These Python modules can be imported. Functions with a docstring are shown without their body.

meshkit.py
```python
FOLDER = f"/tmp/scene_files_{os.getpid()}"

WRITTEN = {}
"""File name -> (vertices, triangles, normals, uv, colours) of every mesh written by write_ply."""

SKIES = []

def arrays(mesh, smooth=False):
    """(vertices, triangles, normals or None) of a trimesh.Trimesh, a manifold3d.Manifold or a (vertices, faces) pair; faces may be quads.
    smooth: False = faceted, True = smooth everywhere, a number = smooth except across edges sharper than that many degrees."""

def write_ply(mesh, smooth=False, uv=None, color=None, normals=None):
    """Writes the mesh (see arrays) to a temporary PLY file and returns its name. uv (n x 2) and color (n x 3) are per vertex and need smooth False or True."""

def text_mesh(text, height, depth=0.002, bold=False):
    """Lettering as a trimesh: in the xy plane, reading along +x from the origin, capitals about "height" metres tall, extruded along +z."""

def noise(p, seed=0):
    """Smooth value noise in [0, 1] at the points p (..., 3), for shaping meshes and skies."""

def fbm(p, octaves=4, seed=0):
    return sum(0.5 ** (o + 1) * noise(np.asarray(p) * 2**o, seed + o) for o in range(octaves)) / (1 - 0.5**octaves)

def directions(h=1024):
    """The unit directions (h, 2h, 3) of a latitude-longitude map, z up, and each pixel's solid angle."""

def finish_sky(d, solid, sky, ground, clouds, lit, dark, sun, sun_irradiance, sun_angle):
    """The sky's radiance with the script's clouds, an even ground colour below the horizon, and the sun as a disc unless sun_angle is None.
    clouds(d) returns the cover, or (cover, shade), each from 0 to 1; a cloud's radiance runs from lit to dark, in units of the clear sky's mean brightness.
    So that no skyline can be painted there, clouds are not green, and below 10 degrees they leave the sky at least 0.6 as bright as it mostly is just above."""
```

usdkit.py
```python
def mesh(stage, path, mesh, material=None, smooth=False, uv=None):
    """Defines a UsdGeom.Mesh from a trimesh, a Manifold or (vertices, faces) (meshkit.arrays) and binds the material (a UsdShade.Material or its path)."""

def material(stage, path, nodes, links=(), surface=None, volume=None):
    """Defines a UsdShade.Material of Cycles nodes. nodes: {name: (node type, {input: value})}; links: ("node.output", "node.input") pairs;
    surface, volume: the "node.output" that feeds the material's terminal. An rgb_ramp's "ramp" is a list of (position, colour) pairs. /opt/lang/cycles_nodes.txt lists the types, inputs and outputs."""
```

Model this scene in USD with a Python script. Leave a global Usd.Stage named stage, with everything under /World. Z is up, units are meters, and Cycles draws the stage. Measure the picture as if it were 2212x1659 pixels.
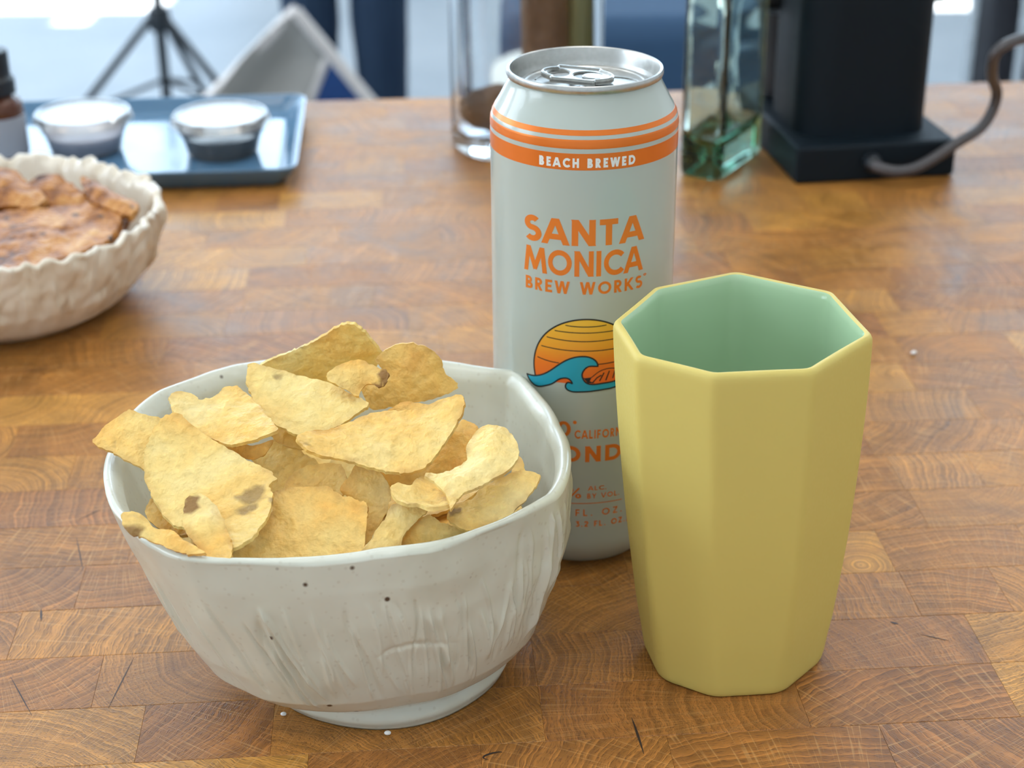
import math, random
import numpy as np, trimesh, manifold3d as m3, usdkit, meshkit
from pxr import Usd, UsdGeom, UsdLux, UsdShade, Gf, Sdf, Vt
from scipy.spatial import Delaunay
from scipy.interpolate import RBFInterpolator
import shapely
from shapely import affinity
from shapely.geometry import Polygon, LineString, Point, box as sbox
from shapely.ops import unary_union

stage = Usd.Stage.CreateInMemory()
UsdGeom.SetStageUpAxis(stage, 'Z'); UsdGeom.SetStageMetersPerUnit(stage, 1.0)
UsdGeom.Xform.Define(stage, '/World'); UsdGeom.Scope.Define(stage, '/World/Looks')
TZ = 0.9                                     # height of the table top; things on it are given relative to the beer can's foot

# ------------------------------------------------------------------ camera, sun, sky, windows' light, exposure
cam = UsdGeom.Camera.Define(stage, '/World/camera')
R_, U_, B_, E_ = (0.99996736, -0.00351442, -0.0072752), (0.00807959, 0.43496081, 0.90041314), (0, -0.90044253, 0.434975), (-0.02611364, -0.56964917, 0.33884613 + TZ)
cam.AddTransformOp().Set(Gf.Matrix4d(*R_, 0, *U_, 0, *B_, 0, *E_, 1))
cam.CreateHorizontalApertureAttr(36.0); cam.CreateVerticalApertureAttr(27.0)
cam.CreateFocalLengthAttr(36.0 * 3612.51 / 2212)
cam.CreateFocusDistanceAttr(0.535); cam.CreateFStopAttr(13.5)
cam.CreateExposureAttr(0.04)
cam.CreateClippingRangeAttr(Gf.Vec2f(0.05, 200))

dome = UsdLux.DomeLight.Define(stage, '/World/sky_light'); dome.CreateIntensityAttr(1.0); dome.CreateColorAttr(Gf.Vec3f(0.62, 0.80, 1.0))
sun = UsdLux.DistantLight.Define(stage, '/World/sun_light'); sun.CreateIntensityAttr(7.0); sun.CreateNormalizeAttr(True); sun.CreateAngleAttr(0.8); sun.CreateColorAttr(Gf.Vec3f(1.0, 0.96, 0.9))
sun.AddRotateXYZOp().Set(Gf.Vec3f(-40, 0, 0))          # shines down and towards -y, in through the back windows
def area(name, loc, rot, w, h, power, color):
    l = UsdLux.RectLight.Define(stage, '/World/' + name); l.CreateWidthAttr(w); l.CreateHeightAttr(h); l.CreateIntensityAttr(power); l.CreateColorAttr(Gf.Vec3f(*color))
    l.AddTranslateOp().Set(Gf.Vec3d(*loc)); l.AddRotateXYZOp().Set(Gf.Vec3f(*rot))
DAY, WARM = (0.62, 0.82, 1.0), (1.0, 0.93, 0.84)
for i, x in enumerate((-3.45, -1.15, 1.15, 3.45)):      # daylight in the four high windows of the back wall
    area(f'back_window_light_{i+1:03d}', (x, 6.42, 3.2), (-90, 0, 0), 2.2, 1.9, 3.9, DAY)
for i, y in enumerate((-1.0, 1.8, 4.6)):                # daylight in the windows of the left wall
    area(f'side_window_light_{i+1:03d}', (-5.12, y, 2.2), (0, -90, 0), 2.4, 2.0, 3.6, (0.88, 0.95, 1.0))
for i, (x, y) in enumerate(((-2.2, 2.2), (0.0, 2.2), (2.2, 2.2), (-2.2, -1.6), (0.0, -1.6), (2.2, -1.6), (-2.2, 0.3), (0.0, 0.3), (2.2, 0.3))):   # ceiling lamps
    area(f'ceiling_lamp_light_{i+1:03d}', (x, y, 4.33), (0, 0, 0), 1.2, 1.2, {2.2: 2.5, 0.3: 3.0, -1.6: 3.6}[y] * (.82 if x > 1 else 1.0), WARM)

# ------------------------------------------------------------------ helpers
used = {}
def numbered(parent, name):
    k = used.setdefault((parent, name), 0); used[(parent, name)] += 1
    return name if k == 0 else f'{name}_{k:03d}'
def keys(prim, label=None, cat=None, group=None, kind=None):
    for k, v in (('label', label), ('category', cat), ('group', group), ('kind', kind)):
        if v: prim.SetCustomDataByKey(k, v)
def thing(name, label, cat, loc=(0, 0, 0), rotz=0, group=None, kind=None):
    x = UsdGeom.Xform.Define(stage, '/World/' + numbered('/World', name)); x.AddTranslateOp().Set(Gf.Vec3d(*map(float, loc)))
    if rotz: x.AddRotateZOp().Set(float(rotz))
    keys(x.GetPrim(), label, cat, group, kind)
    return str(x.GetPath())
def obj(name, mesh, mat, parent='/World', loc=None, smooth=30, attr=None, **kw):
    path = f'{parent}/{numbered(parent, name)}'
    g = usdkit.mesh(stage, path, mesh, MATS[mat], smooth=smooth)
    if loc is not None: UsdGeom.Xformable(g).AddTranslateOp().Set(Gf.Vec3d(*map(float, loc)))
    if attr:
        for k, v in attr.items():
            UsdGeom.PrimvarsAPI(g).CreatePrimvar(k, Sdf.ValueTypeNames.Float3Array, 'vertex').Set(Vt.Vec3fArray.FromNumpy(np.asarray(v, np.float32)))
    keys(g.GetPrim(), **kw)
    return path
def struct(name, mesh, mat, parent='/World', **kw): return obj(name, mesh, mat, parent, kind='structure', **kw)
cat_ = trimesh.util.concatenate
def bx(x0, y0, z0, x1, y1, z1):
    b = trimesh.creation.box((x1 - x0, y1 - y0, z1 - z0)); b.apply_translation(((x0 + x1) / 2, (y0 + y1) / 2, (z0 + z1) / 2)); return b
def rbox(x0, y0, z0, x1, y1, z1, r=.003, n=5):
    s = m3.Manifold.sphere(r, 4 * n)
    return m3.Manifold.batch_hull([s.translate((x, y, z)) for x in (x0 + r, x1 - r) for y in (y0 + r, y1 - r) for z in (z0 + r, z1 - r)])
def tm(m):
    if isinstance(m, m3.Manifold):
        q = m.to_mesh(); return trimesh.Trimesh(q.vert_properties[:, :3], q.tri_verts, process=False)
    return m
def grid_mesh(P, closed=True):
    """P: (rows, columns, 3) -> quads; columns wrap when closed."""
    r, c = P.shape[:2]; i = np.arange(r - 1)[:, None]; j = np.arange(c if closed else c - 1)[None]; k = (j + 1) % c
    f = np.stack([i * c + j, i * c + k, (i + 1) * c + k, (i + 1) * c + j], -1).reshape(-1, 4)
    return trimesh.Trimesh(P.reshape(-1, 3), np.vstack([f[:, [0, 1, 2]], f[:, [0, 2, 3]]]), process=False)
def lathe(prof, n=96):
    p = np.array(prof, float); a = np.arange(n) * 2 * np.pi / n
    m = grid_mesh(np.stack([p[:, None, 0] * np.cos(a), p[:, None, 0] * np.sin(a), np.repeat(p[:, 1:], n, 1)], -1))
    return m
def spline(pts, n):
    from scipy.interpolate import CubicSpline
    p = np.array(pts, float); t = np.concatenate([[0], np.cumsum(np.linalg.norm(np.diff(p, axis=0), axis=1))])
    return CubicSpline(t, p)(np.linspace(0, t[-1], n))
def tube(pts, r, n=14, caps=True):
    p = np.array(pts, float); rr = np.broadcast_to(np.asarray(r, float), (len(p),))
    t = np.gradient(p, axis=0); t /= np.linalg.norm(t, axis=1, keepdims=True)
    a = np.cross(t[0], (0, 0, 1.0) if abs(t[0][2]) < .9 else (1.0, 0, 0)); a /= np.linalg.norm(a); rows = []
    for i in range(len(p)):
        a = a - t[i] * (a @ t[i]); a /= np.linalg.norm(a); b = np.cross(t[i], a); th = np.arange(n) * 2 * np.pi / n
        rows.append(p[i] + rr[i] * (np.cos(th)[:, None] * a + np.sin(th)[:, None] * b))
    m = grid_mesh(np.array(rows))
    if caps:
        v = np.vstack([m.vertices, p[0], p[-1]]); k = len(m.vertices); j = np.arange(n); q = (j + 1) % n; o = (len(p) - 1) * n
        m = trimesh.Trimesh(v, np.vstack([m.faces, np.stack([0 * j + k, q, j], 1), np.stack([0 * j + k + 1, o + j, o + q], 1)]), process=False)
    return m
def capsule(a, b, ra, rb=None, n=16):
    return m3.Manifold.batch_hull([m3.Manifold.sphere(ra, n).translate(tuple(map(float, a))), m3.Manifold.sphere(rb or ra, n).translate(tuple(map(float, b)))])
def extrude(poly, h):
    ps = getattr(poly, 'geoms', [poly]); return cat_([trimesh.creation.extrude_polygon(g, h, engine='earcut') for g in ps if g.area > 1e-10])

# ------------------------------------------------------------------ materials
MATS = {}
def mat(name, nodes, links, surface='p.BSDF', **kw): MATS[name] = usdkit.material(stage, '/World/Looks/' + name, nodes, links, surface, **kw)
def plain(name, color, rough=.5, bump=None, **kw):
    nodes, links = {'p': ('principled_bsdf', {'base_color': color, 'roughness': rough, **kw})}, []
    nodes['c'] = ('texture_coordinate', {}); nodes['n'] = ('noise_texture', {'scale': bump[0] if bump else 30.0, 'detail': 3.0}); links += [('c.object', 'n.vector')]
    nodes['r'] = ('map_range', {'from_min': .3, 'from_max': .7, 'to_min': max(rough - .05, .02), 'to_max': rough + .05}); links += [('n.fac', 'r.value'), ('r.result', 'p.roughness')]
    if bump:
        nodes['b'] = ('bump', {'strength': bump[1], 'distance': bump[2]}); links += [('n.fac', 'b.height'), ('b.normal', 'p.normal')]
    mat(name, nodes, links)

# end-grain wood: primvar "grain" = (offset from the pith x, y, the block's own number)
mat('wood', {
    'a': ('attribute', {'attribute': 'grain'}), 's': ('separate_xyz', {}), 'g': ('geometry', {}),
    'n1': ('noise_texture', {'scale': 55.0, 'detail': 3.0}), 'n1s': ('math', {'math_type': 'multiply_add', 'value2': .007, 'value3': -.0035}),
    'xy': ('combine_xyz', {'z': 0.0}), 'len': ('vector_math', {'math_type': 'length'}), 'r2': ('math', {'math_type': 'add'}),
    'fq': ('white_noise_texture', {'dimensions': '1D'}), 'fqr': ('map_range', {'to_min': 260.0, 'to_max': 560.0}), 'ph': ('math', {'math_type': 'multiply'}),
    'w1': ('noise_texture', {'dimensions': '1D', 'scale': .55, 'detail': 1.0}), 'ph2': ('math', {'math_type': 'multiply_add', 'value2': 2.6}), 'fr': ('math', {'math_type': 'fraction'}),
    'ring': ('rgb_ramp', {'ramp': [(0, (.35,) * 3), (.10, (1.0,) * 3), (.22, (.8,) * 3), (.6, (.5,) * 3), (1, (.3,) * 3)]}),
    'ang': ('math', {'math_type': 'arctan2'}), 'p1': ('math', {'math_type': 'multiply', 'value2': 2600.0}), 'p2': ('math', {'math_type': 'multiply', 'value2': 42.0}), 'pv': ('combine_xyz', {}),
    'pn': ('noise_texture', {'scale': 1.0, 'detail': 1.0}), 'pr': ('map_range', {'from_min': .52, 'from_max': .68, 'clamp': True}),
    'q1': ('math', {'math_type': 'multiply', 'value2': 60.0}), 'q2': ('math', {'math_type': 'multiply', 'value2': 170.0}), 'qv': ('combine_xyz', {}),
    'qn': ('noise_texture', {'scale': 1.0, 'detail': 0.0}), 'qr': ('map_range', {'from_min': .60, 'from_max': .76, 'clamp': True}),
    'wn': ('white_noise_texture', {'dimensions': '1D'}),
    'base': ('rgb_ramp', {'ramp': [(0, (.31, .120, .028)), (.35, (.37, .152, .031)), (.65, (.42, .180, .034)), (.9, (.48, .215, .039)), (1, (.58, .285, .056))]}),
    'n2': ('noise_texture', {'scale': 26.0, 'detail': 5.0, 'roughness': .65, 'distortion': .6}), 'm2': ('map_range', {'from_min': .3, 'from_max': .7, 'to_min': .62, 'to_max': 1.28}),
    'rv': ('math', {'math_type': 'multiply_add', 'value2': 1.15, 'value3': .32}), 'tot': ('math', {'math_type': 'multiply'}),
    'col': ('mix', {'mix_type': 'multiply', 'fac': 1.0}), 'pk': ('math', {'math_type': 'multiply', 'value2': .55}), 'c2': ('mix', {'color2': (.10, .036, .010)}),
    'qk': ('math', {'math_type': 'multiply', 'value2': .35}), 'c3': ('mix', {'color2': (.66, .38, .14)}),
    'rr': ('map_range', {'from_min': .3, 'from_max': .7, 'to_min': .34, 'to_max': .48}), 'b': ('bump', {'strength': .25, 'distance': .0004}),
    'p': ('principled_bsdf', {'specular_ior_level': .45})},
    [('a.vector', 's.vector'), ('g.position', 'n1.vector'), ('n1.fac', 'n1s.value1'), ('s.x', 'xy.x'), ('s.y', 'xy.y'), ('xy.vector', 'len.vector1'), ('len.value', 'r2.value1'), ('n1s.value', 'r2.value2'),
     ('s.z', 'fq.w'), ('fq.value', 'fqr.value'), ('r2.value', 'ph.value1'), ('fqr.result', 'ph.value2'), ('ph.value', 'w1.w'), ('w1.fac', 'ph2.value1'), ('ph.value', 'ph2.value3'), ('ph2.value', 'fr.value1'), ('fr.value', 'ring.fac'),
     ('s.y', 'ang.value1'), ('s.x', 'ang.value2'), ('r2.value', 'p1.value1'), ('ang.value', 'p2.value1'), ('p1.value', 'pv.x'), ('p2.value', 'pv.y'), ('s.z', 'pv.z'), ('pv.vector', 'pn.vector'), ('pn.fac', 'pr.value'),
     ('r2.value', 'q1.value1'), ('ang.value', 'q2.value1'), ('q1.value', 'qv.x'), ('q2.value', 'qv.y'), ('s.z', 'qv.z'), ('qv.vector', 'qn.vector'), ('qn.fac', 'qr.value'),
     ('s.z', 'wn.w'), ('wn.value', 'base.fac'), ('g.position', 'n2.vector'), ('n2.fac', 'm2.value'), ('ring.color', 'rv.value1'), ('rv.value', 'tot.value1'), ('m2.result', 'tot.value2'),
     ('base.color', 'col.color1'), ('tot.value', 'col.color2'), ('pr.result', 'pk.value1'), ('pk.value', 'c2.fac'), ('col.color', 'c2.color1'), ('qr.result', 'qk.value1'), ('qk.value', 'c3.fac'), ('c2.color', 'c3.color1'),
     ('c3.color', 'p.base_color'), ('n2.fac', 'rr.value'), ('rr.result', 'p.roughness'), ('pr.result', 'b.height'), ('b.normal', 'p.normal')])
plain('wood_side', (.24, .11, .045), .45, (40, .2, .001))
plain('scratch_dark', (.035, .02, .015), .5)

# ceramic, speckled off-white glaze
mat('bowl_glaze', {'c': ('texture_coordinate', {}), 'v': ('voronoi_texture', {'scale': 85.0, 'randomness': 1.0}), 'vr': ('map_range', {'from_min': .05, 'from_max': .10, 'to_min': 1.0, 'to_max': 0.0, 'clamp': True}),
    'pick': ('separate_color', {}), 'pk': ('math', {'math_type': 'greater_than', 'value2': .55}), 'sp': ('math', {'math_type': 'multiply'}),
    'v2': ('voronoi_texture', {'scale': 330.0}), 'v2r': ('map_range', {'from_min': .10, 'from_max': .25, 'to_min': .16, 'to_max': 0.0, 'clamp': True}),
    'n': ('noise_texture', {'scale': 22.0, 'detail': 4.0}), 'base': ('rgb_ramp', {'ramp': [(.3, (.54, .555, .46)), (.5, (.63, .65, .56)), (.7, (.665, .69, .61))]}),
    'm1': ('mix', {'color2': (.30, .22, .13)}), 'm2': ('mix', {'color2': (.07, .045, .03)}),
    'n3': ('noise_texture', {'scale': 110.0, 'detail': 2.0}), 'b': ('bump', {'strength': .25, 'distance': .0012}),
    'p': ('principled_bsdf', {'roughness': .28, 'specular_ior_level': .5, 'coat_weight': .25, 'coat_roughness': .12})},
    [('c.object', 'v.vector'), ('v.distance', 'vr.value'), ('v.color', 'pick.color'), ('pick.r', 'pk.value1'), ('pk.value', 'sp.value1'), ('vr.result', 'sp.value2'), ('c.object', 'v2.vector'), ('v2.distance', 'v2r.value'),
     ('c.object', 'n.vector'), ('n.fac', 'base.fac'), ('base.color', 'm1.color1'), ('v2r.result', 'm1.fac'), ('m1.color', 'm2.color1'), ('sp.value', 'm2.fac'), ('m2.color', 'p.base_color'),
     ('c.object', 'n3.vector'), ('n3.fac', 'b.height'), ('b.normal', 'p.normal')])
mat('dish_glaze', {'c': ('texture_coordinate', {}), 'mp': ('mapping', {'scale': (1, 1, .25)}), 'n': ('noise_texture', {'scale': 60.0, 'detail': 4.0, 'roughness': .6}),
    'base': ('rgb_ramp', {'ramp': [(.3, (.47, .32, .19)), (.42, (.76, .68, .55)), (.65, (.87, .82, .72))]}), 'b': ('bump', {'strength': .4, 'distance': .002}), 'p': ('principled_bsdf', {'roughness': .25})},
    [('c.object', 'mp.vector'), ('mp.vector', 'n.vector'), ('n.fac', 'base.fac'), ('base.color', 'p.base_color'), ('n.fac', 'b.height'), ('b.normal', 'p.normal')])
plain('cup_yellow', (.66, .535, .145), .55, (900, .06, .0003))
plain('cup_green', (.41, .59, .37), .18)

# potato chip: primvar "chip" = (distance from the edge in mm, own number, 0)
mat('chip', {'c': ('texture_coordinate', {}), 'a': ('attribute', {'attribute': 'chip'}), 's': ('separate_xyz', {}),
    'wv': ('vector_math', {'math_type': 'add'}), 'sv': ('combine_xyz', {}),
    'n': ('noise_texture', {'scale': 42.0, 'detail': 3.0, 'roughness': .5}), 'base': ('rgb_ramp', {'ramp': [(.24, (.88, .42, .06)), (.38, (.97, .61, .15)), (.54, (.985, .73, .25)), (.70, (.99, .82, .38))]}),
    'nf': ('noise_texture', {'scale': 420.0, 'detail': 2.0}), 'nfr': ('map_range', {'from_min': .35, 'from_max': .65, 'to_min': .93, 'to_max': 1.05}), 'mf': ('mix', {'mix_type': 'multiply', 'fac': 1.0}),
    'ne': ('noise_texture', {'scale': 130.0, 'detail': 2.0}), 'ea': ('map_range', {'from_min': .45, 'from_max': .62, 'clamp': True}), 'er': ('map_range', {'from_min': 0.0, 'from_max': 2.6, 'to_min': .5, 'to_max': 0.0, 'clamp': True}), 'em': ('math', {'math_type': 'multiply'}), 'me': ('mix', {'color2': (.55, .27, .06)}),
    'ns': ('noise_texture', {'scale': 75.0, 'detail': 3.0}), 'nsr': ('map_range', {'from_min': .69, 'from_max': .74, 'to_max': .75, 'clamp': True}), 'ms': ('mix', {'color2': (.19, .10, .035)}),
    'v': ('voronoi_texture', {'feature': 'smooth_f1', 'scale': 210.0, 'smoothness': .6}), 'hb': ('math', {'math_type': 'multiply_add', 'value2': -.9}), 'b': ('bump', {'strength': .75, 'distance': .0012}),
    'p': ('principled_bsdf', {'roughness': .42, 'specular_ior_level': .4}), 'gz': ('map_range', {'from_min': .35, 'from_max': .8, 'clamp': True, 'to_max': .85}), 'm5': ('mix', {'color2': (.24, .095, .02)}), 'hw': ('white_noise_texture', {'dimensions': '1D'}), 'hr': ('map_range', {'from_min': .4, 'from_max': 1.0, 'to_max': .38, 'clamp': True}), 'm6': ('mix', {'color2': (.99, .87, .37)}), 't': ('translucent_bsdf', {}), 'mx': ('mix_closure', {'fac': .22})},
    [('a.vector', 's.vector'), ('s.y', 'sv.x'), ('s.y', 'sv.y'), ('c.object', 'wv.vector1'), ('sv.vector', 'wv.vector2'),
     ('wv.vector', 'n.vector'), ('n.fac', 'base.fac'), ('wv.vector', 'nf.vector'), ('nf.fac', 'nfr.value'), ('base.color', 'mf.color1'), ('nfr.result', 'mf.color2'),
     ('wv.vector', 'ne.vector'), ('ne.fac', 'ea.value'), ('s.x', 'er.value'), ('ea.result', 'em.value1'), ('er.result', 'em.value2'), ('em.value', 'me.fac'), ('mf.color', 'me.color1'),
     ('wv.vector', 'ns.vector'), ('ns.fac', 'nsr.value'), ('nsr.result', 'ms.fac'), ('me.color', 'ms.color1'), 
     ('wv.vector', 'v.vector'), ('v.distance', 'hb.value1'), ('nf.fac', 'hb.value3'), ('hb.value', 'b.height'), ('b.normal', 'p.normal'), ('s.z', 'gz.value'), ('gz.result', 'm5.fac'), ('ms.color', 'm5.color1'), ('s.y', 'hw.w'), ('hw.value', 'hr.value'), ('hr.result', 'm6.fac'), ('m5.color', 'm6.color1'), ('m6.color', 'p.base_color'), ('m6.color', 't.color'), ('p.BSDF', 'mx.closure1'), ('t.BSDF', 'mx.closure2')], 'mx.closure')
mat('cracker', {'c': ('texture_coordinate', {}), 'n': ('noise_texture', {'scale': 70.0, 'detail': 4.0, 'roughness': .65}), 'base': ('rgb_ramp', {'ramp': [(.32, (.08, .024, .008)), (.44, (.32, .11, .02)), (.56, (.52, .215, .045)), (.74, (.74, .43, .16))]}),
    'v': ('voronoi_texture', {'scale': 75.0}), 'vr': ('map_range', {'from_min': .12, 'from_max': .2, 'to_min': .85, 'to_max': 0.0, 'clamp': True}), 'ms': ('mix', {'color2': (.05, .03, .025)}),
    'b': ('bump', {'strength': 1.0, 'distance': .006}), 'p': ('principled_bsdf', {'roughness': .4})},
    [('c.object', 'n.vector'), ('n.fac', 'base.fac'), ('c.object', 'v.vector'), ('v.distance', 'vr.value'), ('vr.result', 'ms.fac'), ('base.color', 'ms.color1'), ('ms.color', 'p.base_color'), ('n.fac', 'b.height'), ('b.normal', 'p.normal')])

plain('can_white', (.455, .51, .47), .22, None, coat_weight=.3)
plain('can_orange', (.80, .195, .022), .30, None, metallic=.35)
plain('can_ink_orange', (.80, .21, .025), .35, None, metallic=.2)
plain('can_ink_white', (.80, .82, .80), .35)
plain('can_ink_black', (.012, .014, .018), .4)
plain('can_ink_teal', (.018, .36, .52), .35)
mat('can_ink_sun', {'c': ('texture_coordinate', {}), 's': ('separate_xyz', {}), 'r': ('map_range', {'from_min': .078, 'from_max': .103}), 'base': ('rgb_ramp', {'ramp': [(0, (.82, .13, .02)), (.35, (.85, .20, .02)), (.6, (.86, .36, .03)), (1, (.88, .52, .05))]}), 'p': ('principled_bsdf', {'roughness': .35})},
    [('c.object', 's.vector'), ('s.z', 'r.value'), ('r.result', 'base.fac'), ('base.color', 'p.base_color')])
mat('aluminium', {'c': ('texture_coordinate', {}), 'n': ('noise_texture', {'scale': 160.0, 'detail': 2.0}), 'r': ('map_range', {'from_min': .3, 'from_max': .7, 'to_min': .27, 'to_max': .38}), 'p': ('principled_bsdf', {'metallic': 1.0, 'base_color': (.53, .53, .51)})},
    [('c.object', 'n.vector'), ('n.fac', 'r.value'), ('r.result', 'p.roughness')])
plain('tray_glaze', (.09, .19, .31), .11)
plain('black_plastic', (.012, .016, .022), .42, (300, .08, .0005))
plain('grinder_black', (.003, .009, .015), .6, (500, .08, .0004), specular_ior_level=.22)
plain('cable_grey', (.075, .07, .075), .38)
plain('sauce', (.006, .005, .006), .15)
plain('cream', (.48, .49, .58), .3)
plain('paper_grey', (.40, .41, .45), .6)
plain('amber_glass', (.10, .03, .012), .12)
plain('salt', (.85, .85, .84), .3)
plain('bark_brown', (.16, .085, .045), .7, (120, .9, .004))
plain('gold_flake', (.60, .40, .12), .5, (150, .5, .002))
plain('olive_paper', (.34, .32, .13), .6, (90, .4, .002))
plain('navy_cloth', (.022, .065, .135), .8, (260, .3, .001))
plain('denim', (.012, .034, .075), .85, (300, .3, .001))
plain('royal_cloth', (.008, .05, .19), .8, (200, .3, .001))
plain('taupe_cloth', (.27, .265, .25), .85, (60, .5, .004))
plain('pale_tube', (.62, .58, .56), .3, None, metallic=.3)
plain('white_seat', (.80, .80, .74), .5)
plain('black_cloth', (.003, .004, .009), .8, (120, .4, .002))
plain('strap_grey', (.22, .21, .25), .7)
plain('chrome', (.70, .76, .80), .2, None, metallic=.8)
plain('stand_black', (.015, .022, .03), .4)
plain('wall_paint', (.74, .73, .70), .8, (14, .1, .002))
plain('ceiling_paint', (.80, .79, .77), .9, (14, .1, .002))
plain('frame_paint', (.09, .10, .11), .4)
plain('skin', (.55, .34, .24), .5, (80, .15, .001))
plain('shirt', (.50, .50, .50), .8, (200, .2, .001))
plain('hair', (.03, .02, .015), .6, (200, .6, .003))
mat('floor_concrete', {'g': ('geometry', {}), 'n': ('noise_texture', {'scale': 1.6, 'detail': 5.0, 'roughness': .6}), 'base': ('rgb_ramp', {'ramp': [(.3, (.27, .31, .35)), (.7, (.36, .395, .43))]}), 'p': ('principled_bsdf', {'roughness': .45})},
    [('g.position', 'n.vector'), ('n.fac', 'base.fac'), ('base.color', 'p.base_color')])
def clear(name, tint, fres, milk):
    mat(name, {'t': ('transparent_bsdf', {'color': tint}), 'g': ('glossy_bsdf', {'color': (1, 1, 1), 'roughness': .06}), 'f': ('fresnel', {'IOR': fres}), 'd': ('diffuse_bsdf', {'color': (.85, .85, .85)}), 'm0': ('mix_closure', {'fac': milk}), 'm': ('mix_closure', {})},
        [('f.fac', 'm.fac'), ('t.BSDF', 'm0.closure1'), ('d.BSDF', 'm0.closure2'), ('m0.closure', 'm.closure1'), ('g.BSDF', 'm.closure2')], 'm.closure')
clear('clear_plastic', (.97, .97, .97), 1.5, .10)
clear('lid_plastic', (.95, .91, .86), 1.32, .24)
clear('pane_glass', (.96, .98, .98), 1.5, 0.0)
mat('vase_glass', {'p': ('principled_bsdf', {'base_color': (.97, .99, 1.0), 'roughness': .01, 'ior': 1.5, 'transmission_weight': 1.0})}, [])
mat('green_glass', {'p': ('principled_bsdf', {'base_color': (.90, .97, .94), 'roughness': .01, 'ior': 1.5, 'transmission_weight': 1.0}), 'v': ('absorption_volume', {'color': (.16, .66, .47), 'density': 26.0})}, [], volume='v.volume')

# ------------------------------------------------------------------ the room (all outside the frame but for the floor)
XL, XR, YF, YB, H = -5.0, 5.0, -3.6, 6.3, 4.5
struct('floor', bx(XL - .2, YF - .2, -.12, XR + .2, YB + .2, 0), 'floor_concrete')
struct('ceiling', bx(XL - .2, YF - .2, H, XR + .2, YB + .2, H + .12), 'ceiling_paint')
def wall_with_holes(axis, a0, a1, at0, at1, holes):
    """A wall along x ('x') or y ('y') from a0 to a1, at0..at1 thick, with rectangular holes (u0, u1, z0, z1)."""
    s = Polygon([(a0, 0), (a1, 0), (a1, H), (a0, H)]).difference(unary_union([sbox(h[0], h[2], h[1], h[3]) for h in holes])) if holes else sbox(a0, 0, a1, H)
    m = extrude(s, at1 - at0); v = m.vertices.copy()
    m.vertices = np.stack([v[:, 0], at0 + v[:, 2], v[:, 1]], 1) if axis == 'x' else np.stack([at0 + v[:, 2], v[:, 0], v[:, 1]], 1)
    if axis == 'x': m.invert()
    return m
high = [(x - 1.1, x + 1.1, 2.25, 4.15) for x in (-3.45, -1.15, 1.15, 3.45)]
LOW = [(-2.75, -1.13, .03, 1.98), (-1.44, -1.335, 1.98, 2.17), (.24, .56, .03, 1.93), (1.20, 1.46, .03, 2.06)]
struct('wall_back', wall_with_holes('x', XL, XR, YB, YB + .1, high + LOW), 'wall_paint')
struct('trim_1', bx(XL, YB + .12, 4.30, XR, YB + 1.80, 4.36), 'frame_paint', smooth=False)      # canopy outside, over the high windows
side = [(y - 1.2, y + 1.2, 1.2, 3.2) for y in (-1.0, 1.8, 4.6)]
struct('wall_left', wall_with_holes('y', YF, YB, XL - .1, XL, side), 'wall_paint')
struct('wall_right', wall_with_holes('y', YF, YB, XR, XR + .1, []), 'wall_paint')
struct('wall_front', wall_with_holes('x', XL, XR, YF - .1, YF, []), 'wall_paint')
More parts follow.
